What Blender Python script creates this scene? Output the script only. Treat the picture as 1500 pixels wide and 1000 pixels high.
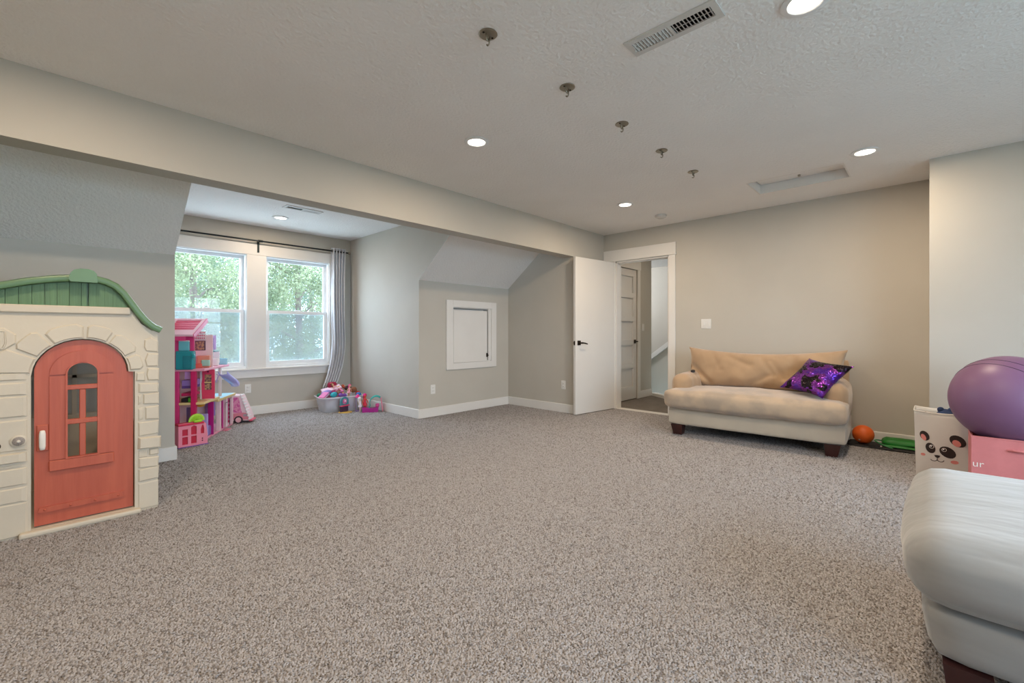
import bpy, bmesh, math, random
import numpy as np
from mathutils import Vector, Matrix, noise
from mathutils.geometry import tessellate_polygon

for o in list(bpy.data.objects):
    bpy.data.objects.remove(o)
SC = bpy.context.scene
COL = SC.collection
R = math.radians
random.seed(7)

# ------------------------------------------------------------------ camera, world, exposure, lights
TH = 0.7586
cam_d = bpy.data.cameras.new('camera')
cam_d.sensor_width = 36.0
cam_d.lens = 650.5 / 1500 * 36.0
cam_d.shift_y = -13 / 1500
cam_d.clip_start = 0.05
cam = bpy.data.objects.new('camera', cam_d)
COL.objects.link(cam)
cam.location = (0, 0, 1.062)
cam.rotation_euler = (R(90), 0, TH - R(90))
SC.camera = cam

SC.view_settings.view_transform = 'Standard'
SC.view_settings.look = 'None'
SC.view_settings.gamma = 1
SC.view_settings.use_curve_mapping = False
SC.view_settings.exposure = 0.1
SC.cycles.use_denoising = True
SC.cycles.max_bounces = 10
SC.cycles.diffuse_bounces = 6
SC.cycles.transparent_max_bounces = 16
SC.cycles.sample_clamp_indirect = 6.0

W = bpy.data.worlds.new('world')
SC.world = W
W.use_nodes = True
W.node_tree.nodes['Background'].inputs[0].default_value = (0.60, 0.80, 1.0, 1)
SKY = 13.0
W.node_tree.nodes['Background'].inputs[1].default_value = SKY

LAMP_W = 18.0
LAMP_C = (1.0, 0.79, 0.57)


def area(name, loc, rot, sx, sy, power, color, portal=False, shape='RECTANGLE'):
    l = bpy.data.lights.new(name, 'AREA')
    l.shape = shape
    l.size = sx
    if shape == 'RECTANGLE':
        l.size_y = sy
    l.energy = power
    l.color = color
    l.cycles.is_portal = portal
    o = bpy.data.objects.new(name, l)
    o.location = loc
    o.rotation_euler = rot
    COL.objects.link(o)
    return o


# daylight portals in the two window openings (guide the sky light, give none of their own)
area('window_portal', (1.9, 6.42, 1.35), (R(-90), 0, 0), 1.95, 1.45, 1, (1, 1, 1), True)
area('window_portal', (1.8, -2.32, 1.35), (R(90), 0, 0), 3.6, 1.5, 1, (1, 1, 1), True)


# ------------------------------------------------------------------ materials
def lin(c):
    if isinstance(c, str):
        c = [int(c[i:i + 2], 16) / 255 for i in (0, 2, 4)]
        c = [x / 12.92 if x <= .04045 else ((x + .055) / 1.055) ** 2.4 for x in c]
    return (*c[:3], 1)


def mat(name, c, rough=0.6, c2=None, scale=8.0, detail=3, amt=(0.35, 0.65), bump=0.0, bscale=None, bdist=0.01,
        metal=0.0, spec=0.5, stretch=None, sheen=0.0, alpha=1.0, coat=0.0, voronoi=False):
    m = bpy.data.materials.new(name)
    m.use_nodes = True
    nt = m.node_tree
    b = nt.nodes['Principled BSDF']
    b.inputs['Base Color'].default_value = lin(c)
    b.inputs['Roughness'].default_value = rough
    b.inputs['Metallic'].default_value = metal
    b.inputs['Specular IOR Level'].default_value = spec
    b.inputs['Sheen Weight'].default_value = sheen
    b.inputs['Coat Weight'].default_value = coat
    b.inputs['Alpha'].default_value = alpha
    tc = nt.nodes.new('ShaderNodeTexCoord')
    src = tc.outputs['Object']
    if stretch:
        mp = nt.nodes.new('ShaderNodeMapping')
        mp.inputs['Scale'].default_value = stretch
        nt.links.new(src, mp.inputs[0])
        src = mp.outputs[0]
    if c2 is None and not bump:
        c2 = tuple(min(1, x * 0.93) for x in lin(c)[:3])
    if c2 is not None:
        n = nt.nodes.new('ShaderNodeTexNoise')
        n.inputs['Scale'].default_value = scale
        n.inputs['Detail'].default_value = detail
        nt.links.new(src, n.inputs['Vector'])
        r = nt.nodes.new('ShaderNodeValToRGB')
        r.color_ramp.elements[0].position, r.color_ramp.elements[1].position = amt
        r.color_ramp.elements[0].color = lin(c)
        r.color_ramp.elements[1].color = lin(c2)
        nt.links.new(n.outputs['Fac'], r.inputs[0])
        nt.links.new(r.outputs[0], b.inputs['Base Color'])
    if bump:
        n2 = nt.nodes.new('ShaderNodeTexVoronoi' if voronoi else 'ShaderNodeTexNoise')
        n2.inputs['Scale'].default_value = bscale or scale
        nt.links.new(src, n2.inputs['Vector'])
        bp = nt.nodes.new('ShaderNodeBump')
        bp.inputs['Strength'].default_value = bump
        bp.inputs['Distance'].default_value = bdist
        nt.links.new(n2.outputs['Distance' if voronoi else 'Fac'], bp.inputs['Height'])
        nt.links.new(bp.outputs[0], b.inputs['Normal'])
    return m


def emit(name, c, s):
    m = bpy.data.materials.new(name)
    m.use_nodes = True
    nt = m.node_tree
    nt.nodes.clear()
    e = nt.nodes.new('ShaderNodeEmission')
    e.inputs[0].default_value = lin(c)
    e.inputs[1].default_value = s
    o = nt.nodes.new('ShaderNodeOutputMaterial')
    nt.links.new(e.outputs[0], o.inputs[0])
    return m


def see_through(name, c, fac, rough=0.5, gloss=0.05):
    """transparent mixed with a diffuse tint and a little gloss (glass, screen mesh, clear plastic)"""
    m = bpy.data.materials.new(name)
    m.use_nodes = True
    nt = m.node_tree
    nt.nodes.clear()
    t = nt.nodes.new('ShaderNodeBsdfTransparent')
    d = nt.nodes.new('ShaderNodeBsdfDiffuse')
    d.inputs[0].default_value = lin(c)
    g = nt.nodes.new('ShaderNodeBsdfGlossy')
    g.inputs['Roughness'].default_value = rough
    mx = nt.nodes.new('ShaderNodeMixShader')
    mx.inputs[0].default_value = fac
    m2 = nt.nodes.new('ShaderNodeMixShader')
    m2.inputs[0].default_value = gloss
    o = nt.nodes.new('ShaderNodeOutputMaterial')
    nt.links.new(t.outputs[0], mx.inputs[1])
    nt.links.new(d.outputs[0], mx.inputs[2])
    nt.links.new(mx.outputs[0], m2.inputs[1])
    nt.links.new(g.outputs[0], m2.inputs[2])
    nt.links.new(m2.outputs[0], o.inputs[0])
    return m


M = {}
M['wall'] = mat('wall_paint', (.505, .475, .42), .75, (.49, .46, .405), 3, bump=.06, bscale=160, bdist=.002)
M['ceiling'] = mat('ceiling_paint', (.85, .84, .83), .85, (.825, .815, .805), 2.0, bump=.7, bscale=55, bdist=.010)
M['trim'] = mat('white_trim_paint', (.74, .72, .69), .4, (.72, .70, .67), 4)
M['door'] = mat('white_door_paint', (.72, .70, .67), .45, (.70, .68, .65), 2)
M['vinyl'] = mat('white_window_vinyl', (.80, .81, .82), .35)
M['bronze'] = mat('dark_bronze', (.035, .025, .018), .4, metal=.7)
M['black'] = mat('black_plastic', (.012, .012, .014), .5)
M['rod'] = mat('black_rod_metal', (.01, .018, .02), .35, metal=.5)
M['nickel'] = mat('brushed_nickel', (.36, .33, .27), .35, metal=1.0)
M['ventwhite'] = mat('vent_enamel', (.62, .61, .59), .4)
M['duct'] = mat('dark_recess', (.02, .02, .02), .8)  # near black, puts the dark of duct, hatch gap and door backing into colour
M['lens'] = emit('lamp_lens', (1.0, .90, .76), 7.0)
M['plate'] = mat('switch_plate', (.76, .75, .72), .35)
M['slot'] = mat('outlet_slot', (.10, .09, .08), .5)


def carpet_material():
    m = bpy.data.materials.new('carpet')
    m.use_nodes = True
    nt = m.node_tree
    b = nt.nodes['Principled BSDF']
    b.inputs['Roughness'].default_value = 1
    b.inputs['Specular IOR Level'].default_value = .1
    tc = nt.nodes.new('ShaderNodeTexCoord')
    n1 = nt.nodes.new('ShaderNodeTexNoise')
    n1.inputs['Scale'].default_value = 170
    n1.inputs['Detail'].default_value = 2
    r1 = nt.nodes.new('ShaderNodeValToRGB')
    r1.color_ramp.elements[0].position = .36
    r1.color_ramp.elements[0].color = (.10, .085, .07, 1)
    r1.color_ramp.elements[1].position = .58
    r1.color_ramp.elements[1].color = (.38, .34, .31, 1)
    n2 = nt.nodes.new('ShaderNodeTexNoise')
    n2.inputs['Scale'].default_value = 5
    n2.inputs['Detail'].default_value = 4
    r2 = nt.nodes.new('ShaderNodeValToRGB')
    r2.color_ramp.elements[0].position = .3
    r2.color_ramp.elements[0].color = (.84, .84, .84, 1)
    r2.color_ramp.elements[1].position = .7
    r2.color_ramp.elements[1].color = (1.06, 1.06, 1.06, 1)
    mx = nt.nodes.new('ShaderNodeMixRGB')
    mx.blend_type = 'MULTIPLY'
    mx.inputs[0].default_value = 1
    bp = nt.nodes.new('ShaderNodeBump')
    bp.inputs['Strength'].default_value = .9
    bp.inputs['Distance'].default_value = .012
    L = nt.links.new
    L(tc.outputs['Object'], n1.inputs['Vector'])
    L(tc.outputs['Object'], n2.inputs['Vector'])
    L(n1.outputs['Fac'], r1.inputs[0])
    L(n2.outputs['Fac'], r2.inputs[0])
    L(r1.outputs[0], mx.inputs[1])
    L(r2.outputs[0], mx.inputs[2])
    L(mx.outputs[0], b.inputs['Base Color'])
    L(n1.outputs['Fac'], bp.inputs['Height'])
    L(bp.outputs[0], b.inputs['Normal'])
    return m


M['carpet'] = carpet_material()


def pile_material():
    m = bpy.data.materials.new('carpet_yarn')
    m.use_nodes = True
    nt = m.node_tree
    b = nt.nodes['Principled BSDF']
    b.inputs['Roughness'].default_value = 1
    b.inputs['Specular IOR Level'].default_value = .1
    g = nt.nodes.new('ShaderNodeNewGeometry')
    r = nt.nodes.new('ShaderNodeValToRGB')
    r.color_ramp.elements[0].color = (.17, .152, .145, 1)
    r.color_ramp.elements[1].color = (.43, .415, .42, 1)
    e = r.color_ramp.elements.new(.22)
    e.color = (.32, .303, .30, 1)
    nt.links.new(g.outputs['Random Per Island'], r.inputs[0])
    nt.links.new(r.outputs[0], b.inputs['Base Color'])
    return m


M['pile'] = pile_material()
_cols = {}


def C(c, rough=.4, **k):
    """plain coloured plastic, cached"""
    key = (c, rough, tuple(sorted(k.items())))
    if key not in _cols:
        _cols[key] = mat('plastic_' + c, c, rough, **k)
    return _cols[key]


# ------------------------------------------------------------------ mesh helper
class MB:
    def __init__(s, xf=None):
        s.bm = bmesh.new()
        s.xf = xf

    def add(s, vs, fs):
        if s.xf is not None:
            vs = [s.xf @ Vector(v) for v in vs]
        bv = [s.bm.verts.new(v) for v in vs]
        for f in fs:
            try:
                s.bm.faces.new([bv[i] for i in f])
            except ValueError:
                pass
        return s

    def merge(s, b2, mtx=None):
        b2.verts.ensure_lookup_table()
        b2.verts.index_update()
        vs = [(mtx @ v.co if mtx is not None else v.co.copy()) for v in b2.verts]
        s.add(vs, [[v.index for v in f.verts] for f in b2.faces])
        b2.free()
        return s

    def box(s, x0, x1, y0, y1, z0, z1, bev=0.0, seg=1, mtx=None):
        b = bmesh.new()
        bmesh.ops.create_cube(b, size=1)
        for v in b.verts:
            v.co = Vector(((x0 + x1) / 2 + v.co.x * (x1 - x0), (y0 + y1) / 2 + v.co.y * (y1 - y0), (z0 + z1) / 2 + v.co.z * (z1 - z0)))
        if bev:
            bmesh.ops.bevel(b, geom=b.edges[:], offset=bev, segments=seg, affect='EDGES', profile=.5)
        return s.merge(b, mtx)

    def cyl(s, p0, p1, r0, r1=None, n=14, caps=True):
        r1 = r0 if r1 is None else r1
        p0, p1 = Vector(p0), Vector(p1)
        d = (p1 - p0).normalized()
        a = d.orthogonal().normalized()
        b = d.cross(a)
        vs = []
        for p, r in ((p0, r0), (p1, r1)):
            for i in range(n):
                t = 2 * math.pi * i / n
                vs.append(p + (a * math.cos(t) + b * math.sin(t)) * r)
        fs = [(i, (i + 1) % n, n + (i + 1) % n, n + i) for i in range(n)]
        if caps:
            fs += [tuple(range(n))[::-1], tuple(range(n, 2 * n))]
        return s.add(vs, fs)

    def tube(s, pts, r, n=8, closed=False):
        pts = [Vector(p) for p in pts]
        m = len(pts)
        vs, fs = [], []
        up = None
        for i, p in enumerate(pts):
            a = pts[(i - 1) % m] if (closed or i > 0) else p
            c = pts[(i + 1) % m] if (closed or i < m - 1) else p
            d = (c - a).normalized()
            if up is None:
                up = d.orthogonal().normalized()
            up = (up - d * up.dot(d)).normalized()
            sd = d.cross(up)
            rr = r[i] if isinstance(r, (list, tuple)) else r
            for k in range(n):
                t = 2 * math.pi * k / n
                vs.append(p + (up * math.cos(t) + sd * math.sin(t)) * rr)
        for i in range(m if closed else m - 1):
            j = (i + 1) % m
            for k in range(n):
                fs.append((i * n + k, i * n + (k + 1) % n, j * n + (k + 1) % n, j * n + k))
        if not closed:
            fs += [tuple(range(n))[::-1], tuple(range((m - 1) * n, m * n))]
        return s.add(vs, fs)

    def lathe(s, prof, n=24, c=(0, 0, 0), mtx=None):
        vs, fs = [], []
        c = Vector(c)
        for r, z in prof:
            for i in range(n):
                t = 2 * math.pi * i / n
                v = Vector((r * math.cos(t), r * math.sin(t), z))
                vs.append((mtx @ v if mtx is not None else v) + c)
        for j in range(len(prof) - 1):
            for i in range(n):
                fs.append((j * n + i, j * n + (i + 1) % n, (j + 1) * n + (i + 1) % n, (j + 1) * n + i))
        fs += [tuple(range(n))[::-1], tuple(range((len(prof) - 1) * n, len(prof) * n))]
        return s.add(vs, fs)

    def prism(s, outer, a, b, axis='y', holes=()):
        """polygon (2D) extruded along axis from a to b; 2D coords are the other two axes in xyz order"""
        loops = [outer] + list(holes)
        flat = [p for l in loops for p in l]
        tris = tessellate_polygon([[Vector((p[0], p[1], 0)) for p in l] for l in loops])

        def P(p, t):
            return {'x': (t, p[0], p[1]), 'y': (p[0], t, p[1]), 'z': (p[0], p[1], t)}[axis]
        n = len(flat)
        vs = [P(p, a) for p in flat] + [P(p, b) for p in flat]
        fs = [tuple(t) for t in tris] + [tuple(i + n for i in t[::-1]) for t in tris]
        k = 0
        for l in loops:
            m = len(l)
            for i in range(m):
                j = (i + 1) % m
                fs.append((k + i, k + j, n + k + j, n + k + i))
            k += m
        return s.add(vs, fs)

    def stone(s, poly, y, h, inset=.008):
        """raised pillow block on a front face at depth y (towards -y)"""
        cx = sum(p[0] for p in poly) / len(poly)
        cz = sum(p[1] for p in poly) / len(poly)
        vs, n = [], len(poly)
        size = max(.02, min(max(p[0] for p in poly) - min(p[0] for p in poly), max(p[1] for p in poly) - min(p[1] for p in poly)))
        for k, (f, d) in enumerate(((0, -.002), (.25, .55), (1.0, 1.0))):
            sc = 1 - f * inset * 2 / size
            for p in poly:
                vs.append((cx + (p[0] - cx) * sc, y - h * d, cz + (p[1] - cz) * sc))
        fs = []
        for k in range(2):
            for i in range(n):
                j = (i + 1) % n
                fs.append((k * n + i, k * n + j, (k + 1) * n + j, (k + 1) * n + i))
        fs.append(tuple(range(2 * n, 3 * n)))
        return s.add(vs, fs)

    def soft(s, c, size, r=.05, n=10, puff=(0, 0, 0), nz=0.0, nscale=4.0, warp=None, mtx=None, seed=0):
        """rounded box with bulging faces and cloth-like unevenness"""
        b = bmesh.new()
        bmesh.ops.create_cube(b, size=2)
        bmesh.ops.subdivide_edges(b, edges=b.edges[:], cuts=n, use_grid_fill=True)
        hx, hy, hz = size[0] / 2, size[1] / 2, size[2] / 2
        r = min(r, hx, hy, hz)
        off = Vector((seed * 3.1, seed * 1.7, seed * 2.3))
        for v in b.verts:
            u = v.co.copy()
            p = Vector((u.x * hx, u.y * hy, u.z * hz))
            q = Vector((max(-hx + r, min(hx - r, p.x)), max(-hy + r, min(hy - r, p.y)), max(-hz + r, min(hz - r, p.z))))
            d = p - q
            if d.length > 1e-9:
                d = d.normalized() * r
            w = q + d
            fx, fy, fz = 1 - u.x * u.x, 1 - u.y * u.y, 1 - u.z * u.z
            w.x += puff[0] * u.x * fy * fz
            w.y += puff[1] * u.y * fx * fz
            w.z += puff[2] * u.z * fx * fy
            if nz:
                k = noise.noise(w * nscale + off) * nz + noise.noise(w * nscale * 2.7 + off) * nz * .4
                w += (d.normalized() if d.length > 1e-9 else Vector((0, 0, 1))) * k
            if warp:
                w = Vector(warp(w))
            v.co = w + Vector(c)
        return s.merge(b, mtx)

    def pillow(s, w, h, t, n=18, pinch=.12, nz=0.0, mtx=None, seed=0, sag=0.0, creases=()):
        """square cushion in the local xz plane, thickness along y"""
        vs, fs = [], []
        off = Vector((seed, seed * 2, 0))
        for sgn in (-1, 1):
            for i in range(n + 1):
                for j in range(n + 1):
                    u, v = 2 * i / n - 1, 2 * j / n - 1
                    x = u * (1 - pinch * (1 - v * v)) * w / 2
                    z = v * (1 - pinch * (1 - u * u)) * h / 2
                    y = sgn * t / 2 * (max(0, (1 - u ** 4) * (1 - v ** 4))) ** .55
                    z -= sag * (1 - u * u) * (v + 1) / 2
                    k = noise.noise(Vector((x * 5, z * 5, sgn * 3)) + off) * nz + noise.noise(Vector((x * 14, z * 9, sgn * 3)) + off) * nz * .35
                    y += sgn * k * min(1, (1 - u * u) * (1 - v * v) * 4)
                    for (xa, za, xb, zb, dep, wid) in creases:
                        L2 = (xb - xa) ** 2 + (zb - za) ** 2
                        tt = max(0, min(1, ((x - xa) * (xb - xa) + (z - za) * (zb - za)) / L2))
                        dd = math.hypot(x - xa - tt * (xb - xa), z - za - tt * (zb - za))
                        y -= sgn * dep * math.exp(-(dd / wid) ** 2)
                    vs.append((x, y, z))
        N = (n + 1) * (n + 1)
        for k in range(2):
            for i in range(n):
                for j in range(n):
                    q = [k * N + i * (n + 1) + j, k * N + (i + 1) * (n + 1) + j, k * N + (i + 1) * (n + 1) + j + 1, k * N + i * (n + 1) + j + 1]
                    fs.append(q if k == 0 else q[::-1])
        b = bmesh.new()
        bv = [b.verts.new(v) for v in vs]
        for f in fs:
            b.faces.new([bv[i] for i in f])
        bmesh.ops.remove_doubles(b, verts=b.verts, dist=1e-5)
        return s.merge(b, mtx)

    def ball(s, c, r, seg=20, sc=(1, 1, 1), mtx=None):
        b = bmesh.new()
        bmesh.ops.create_uvsphere(b, u_segments=seg, v_segments=max(6, seg // 2), radius=r)
        for v in b.verts:
            v.co = Vector((v.co.x * sc[0], v.co.y * sc[1], v.co.z * sc[2]))
        T = Matrix.Translation(c)
        return s.merge(b, T @ mtx if mtx is not None else T)

    def build(s, name, m, parent=None, smooth=None, loc=None, rot=None, origin=None):
        bmesh.ops.recalc_face_normals(s.bm, faces=s.bm.faces)
        if origin is not None:
            for v in s.bm.verts:
                v.co -= Vector(origin)
        me = bpy.data.meshes.new(name)
        s.bm.to_mesh(me)
        s.bm.free()
        if smooth:
            me.polygons.foreach_set('use_smooth', [True] * len(me.polygons))
            me.set_sharp_from_angle(angle=R(smooth))
        me.materials.append(m)
        o = bpy.data.objects.new(name, me)
        COL.objects.link(o)
        if parent is not None:
            o.parent = parent
        if loc is not None:
            o.location = loc
        elif origin is not None:
            o.location = origin
        if rot is not None:
            o.rotation_euler = rot
        return o


def tag(o, label, cat, group=None):
    o['label'] = label
    o['category'] = cat
    if group:
        o['group'] = group
    return o


def thing(name, label, cat, loc=(0, 0, 0), rz=0.0, group=None, rot=None):
    o = bpy.data.objects.new(name, None)
    o.empty_display_size = .05
    COL.objects.link(o)
    o.location = loc
    o.rotation_euler = rot or (0, 0, rz)
    return tag(o, label, cat, group)


def setting(o):
    o['kind'] = 'structure'
    return o


def struct_empty(name, label=None):
    o = bpy.data.objects.new(name, None)
    o.empty_display_size = .05
    COL.objects.link(o)
    if label:
        o['label'] = label
    o['kind'] = 'structure'
    return o


def dup(root, loc, rz=None, label=None):
    kids = {}
    for o in COL.objects:
        kids.setdefault(o.parent, []).append(o)

    def cp(o, parent):
        c = o.copy()
        COL.objects.link(c)
        c.parent = parent
        for k in kids.get(o, ()):
            cp(k, c)
        return c
    r = cp(root, root.parent)
    r.location = loc
    if rz is not None:
        r.rotation_euler = (0, 0, rz)
    if label:
        r['label'] = label
    return r


def RX(a): return Matrix.Rotation(R(a), 4, 'X')
def RY(a): return Matrix.Rotation(R(a), 4, 'Y')
def RZ(a): return Matrix.Rotation(R(a), 4, 'Z')
def T(*v): return Matrix.Translation(v)


# ------------------------------------------------------------------ room
H = 2.44
XD = 5.48          # wall with the door and the sofa
YH = 3.395         # face of the long header
YK = 4.58          # knee wall / access-panel wall
YW = 6.35          # dormer window wall
XL, XC = 0.752, 3.17   # dormer cheeks
XR = 4.75          # side wall of the nook
XB = 4.845         # wall jutting out at the right
X0, Y0 = -0.9, -2.2


def slope_z(y):
    return 1.708 + .763 * (YK - y)


def S(name, mb, m='wall', smooth=None):
    return setting(mb.build(name, M[m], smooth=smooth))


# floor: carpet through the room, the dormer and out into the hall
S('floor', MB().prism([(X0 - .1, Y0 - .1), (XD + .12, Y0 - .1), (XD + .12, 2.0), (6.9, 2.0), (6.85, 3.1), (7.1, 3.45), (XD + .12, 3.45), (XD + .12, 4.7), (3.3, 4.7), (3.3, 6.47), (.6, 6.47), (.6, 4.7), (X0 - .1, 4.7)], -.08, 0, 'z'), 'carpet')

def carpet_pile():
    """yarn tufts over the visible carpet, one mesh"""
    rg = np.random.default_rng(3)
    pts = []
    for (xa, xb, ya, yb, st) in ((-.3, 3.2, -.7, 3.4, .0078), (3.2, XD, .0, 3.4, .0105), (.76, 3.16, 3.4, 6.34, .0115), (3.16, 4.74, 3.4, 4.57, .0115), (3.2, 4.8, -.7, .0, .0105), (-.3, .76, 3.4, 4.57, .0115)):
        x, y = np.meshgrid(np.arange(xa, xb, st), np.arange(ya, yb, st))
        p = np.stack([x.ravel(), y.ravel()], 1)
        p += rg.uniform(-.45, .45, p.shape) * st
        pts.append(np.concatenate([p, np.full((len(p), 1), st)], 1))
    p = np.concatenate(pts)
    d = np.hypot(p[:, 0], p[:, 1])
    p = p[d > .85]
    n = len(p)
    st = p[:, 2]
    a0 = rg.uniform(0, 6.28, n)
    v = np.zeros((n, 4, 3))
    for k in range(3):
        a = a0 + k * 2.094
        v[:, k, 0] = p[:, 0] + np.cos(a) * st * .72
        v[:, k, 1] = p[:, 1] + np.sin(a) * st * .72
        v[:, k, 2] = .0005
    v[:, 3, 0] = p[:, 0] + rg.normal(0, .38, n) * st
    v[:, 3, 1] = p[:, 1] + rg.normal(0, .38, n) * st
    v[:, 3, 2] = rg.uniform(.55, 1.0, n) * st
    idx = np.arange(n)[:, None, None] * 4 + np.array([[0, 1, 3], [1, 2, 3], [2, 0, 3]])[None]
    me = bpy.data.meshes.new('carpet_pile')
    me.vertices.add(n * 4)
    me.vertices.foreach_set('co', v.ravel())
    me.loops.add(n * 9)
    me.loops.foreach_set('vertex_index', idx.ravel())
    me.polygons.add(n * 3)
    me.polygons.foreach_set('loop_start', np.arange(n * 3) * 3)
    me.polygons.foreach_set('loop_total', np.full(n * 3, 3))
    me.update()
    me.materials.append(M['pile'])
    o = bpy.data.objects.new('carpet_pile', me)
    COL.objects.link(o)
    o['kind'] = 'stuff'
    o['label'] = 'speckled grey beige carpet pile covering the room floor'
    o['category'] = 'carpet'


carpet_pile()
hatch = (4.47, 4.92, .525, 1.26)
VENTS = ((1.965, .862, .066, .209), (2.0, 5.117, .20, .065))     # centre and half sizes


def rect(x, y, hx, hy, m=.012):
    return [(x - hx + m, y - hy + m), (x + hx - m, y - hy + m), (x + hx - m, y + hy - m), (x - hx + m, y + hy - m)]


S('ceiling', MB().prism([(X0 - .1, Y0 - .1), (XD + .12, Y0 - .1), (XD + .12, YH + .1), (X0 - .1, YH + .1)], H, H + .04, 'z',
                        holes=[[(hatch[0], hatch[2]), (hatch[1], hatch[2]), (hatch[1], hatch[3]), (hatch[0], hatch[3])], rect(*VENTS[0])]), 'ceiling')
S('ceiling_dormer', MB().prism([(XL - .1, YH + .1), (XC + .1, YH + .1), (XC + .1, YW + .12), (XL - .1, YW + .12)], H, H + .04, 'z', holes=[rect(*VENTS[1])]), 'ceiling')


def slope(name, xa, xb):
    ya = YH + .1
    S(name, MB().prism([(ya, slope_z(ya)), (YK, 1.708), (YK, 1.808), (ya, slope_z(ya) + .1)], xa, xb, 'x'), 'ceiling')


slope('ceiling_slope_left', X0 - .1, XL - .0006)
slope('ceiling_slope_right', XC + .0006, XR + .1)
S('wall_header', MB().box(X0 - .1, XR, YH, 3.562, 2.053, H))
S('wall_stub', MB().box(XR, XD + .12, YH, YH + .1, 0, H))
cheek = [(3.6234, H), (YW, H), (YW, 0), (YK, 0), (YK, 1.71)]
S('wall_cheek_left', MB().prism(cheek, XL - .1, XL, 'x'))
S('wall_cheek_right', MB().prism(cheek, XC, XC + .1, 'x'))
S('wall_knee_left', MB().box(X0 - .1, XL - .1, YK, YK + .1, 0, 1.8))
ap = (3.695, 4.39, .66, 1.40)        # access panel opening
S('wall_knee_right', MB().prism([(XC + .1, 0), (XR + .1, 0), (XR + .1, 1.8), (XC + .1, 1.8)], YK, YK + .1, 'y',
                                holes=[[(ap[0], ap[2]), (ap[1], ap[2]), (ap[1], ap[3]), (ap[0], ap[3])]]))
S('wall_nook_side', MB().box(XR, XR + .1, YH + .1, YK, 0, H))
DO = (2.439, 3.205, 2.045)           # door opening y0, y1, head
S('wall_back', MB().prism([(.02, 0), (YH, 0), (YH, H), (.02, H)], XD, XD + .12, 'x',
                          holes=[]) if False else
  MB().box(XD, XD + .12, .02, DO[0], 0, H).box(XD, XD + .12, DO[1], YH, 0, H).box(XD, XD + .12, DO[0], DO[1], DO[2], H))
S('wall_bump', MB().box(XB, XD + .12, Y0 - .1, .02, 0, H))
WZ0, WZ1 = .605, 2.065
WL, WR = (.935, 1.783), (2.0, 2.85)
S('wall_window', MB().box(XL - .1, WL[0], YW, YW + .12, 0, H).box(WL[1], WR[0], YW, YW + .12, 0, H).box(WR[1], XC + .1, YW, YW + .12, 0, H)
  .box(WL[0], WL[1], YW, YW + .12, 0, WZ0).box(WR[0], WR[1], YW, YW + .12, 0, WZ0)
  .box(WL[0], WL[1], YW, YW + .12, WZ1, H).box(WR[0], WR[1], YW, YW + .12, WZ1, H))
# walls behind and beside the viewer; the right one has a window too
S('wall_near', MB().box(X0 - .1, X0, Y0 - .1, YK + .1, 0, H))
RW = (.0, 3.6)
S('wall_right', MB().box(X0 - .1, RW[0], Y0 - .12, Y0, 0, H).box(RW[1], XB, Y0 - .12, Y0, 0, H)
  .box(RW[0], RW[1], Y0 - .12, Y0, 0, .60).box(RW[0], RW[1], Y0 - .12, Y0, 2.1, H))

# baseboards
BH, BT = .118, .014


def base(name, mb):
    setting(mb.build(name, M['trim']))


def bb(mb, x0, y0, x1, y1, nx, ny):
    """baseboard run along a wall, standing out in direction (nx, ny)"""
    xa, xb = sorted((x0, x1))
    ya, yb = sorted((y0, y1))
    if nx:
        xa, xb = (x0, x0 + BT) if nx > 0 else (x0 - BT, x0)
    else:
        ya, yb = (y0, y0 + BT) if ny > 0 else (y0 - BT, y0)
    return mb.box(xa, xb, ya, yb, .003, BH, .004)


base('baseboard_window', bb(MB(), XL, YW, XC, YW, 0, -1))
base('baseboard_cheek_right', bb(MB(), XC, YK - BT, XC, YW - BT, -1, 0))
base('baseboard_knee_right', bb(MB(), XC, YK, XR, YK, 0, -1))
base('baseboard_nook_side', bb(MB(), XR, YH, XR, YK - BT, -1, 0))
base('baseboard_stub', bb(MB(), XR, YH, XD, YH, 0, -1))
base('baseboard_knee_left', bb(MB(), X0, YK, XL + BT, YK, 0, -1))
base('baseboard_cheek_left', bb(MB(), XL, YK, XL, YW - BT, 1, 0))
base('baseboard_back', bb(MB(), XD, .02, XD, 2.35, -1, 0))
base('baseboard_bump', bb(MB(), XB, Y0, XB, .02, -1, 0))
base('baseboard_near', bb(MB(), X0, Y0, X0, YK, 1, 0))

# ------------------------------------------------------------------ hall and stairwell beyond the door
YHL = 3.45
S('wall_hall_left', MB().box(XD + .12, 5.795, YHL, YHL + .1, 0, H).box(6.565, 7.06, YHL, YHL + .1, 0, H).box(5.795, 6.565, YHL, YHL + .1, 2.065, H))
S('wall_hall_right', MB().box(XD + .12, 9.0, 1.9, 2.0, -2.4, H))
S('wall_stair_far', MB().box(8.9, 9.0, 2.0, 6.0, -2.4, H))
S('wall_stair_end', MB().box(7.06, 9.0, 5.9, 6.0, -2.4, H))
S('wall_stair_near', MB().box(6.96, 7.06, YHL + .1, 5.9, -2.4, H))
S('floor_lower', MB().box(6.9, 9.0, 1.9, 6.0, -2.45, -2.4), 'carpet')
S('floor_light_block', MB().box(5.6, 6.95, YHL, 3.62, -.05, -.002), 'carpet')  # unseen strip added behind the hall door to stop light leaking under it
S('ceiling_hall', MB().box(XD + .12, 9.0, 1.9, 6.0, H, H + .04), 'ceiling')
setting(MB().box(XD + .12, 5.72, YHL - BT, YHL, .003, BH, .003).box(6.64, 7.06, YHL - BT, YHL, .003, BH, .003).build('baseboard_hall', M['trim']))
# curb at the head of the stairs
setting(MB().prism([(6.82, 3.08), (6.9, 3.05), (7.17, 3.42), (7.08, 3.46)], 0, .045, 'z').box(6.84, 6.93, 2.0, 3.07, 0, .045).build('trim_stair_curb', M['trim']))
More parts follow.
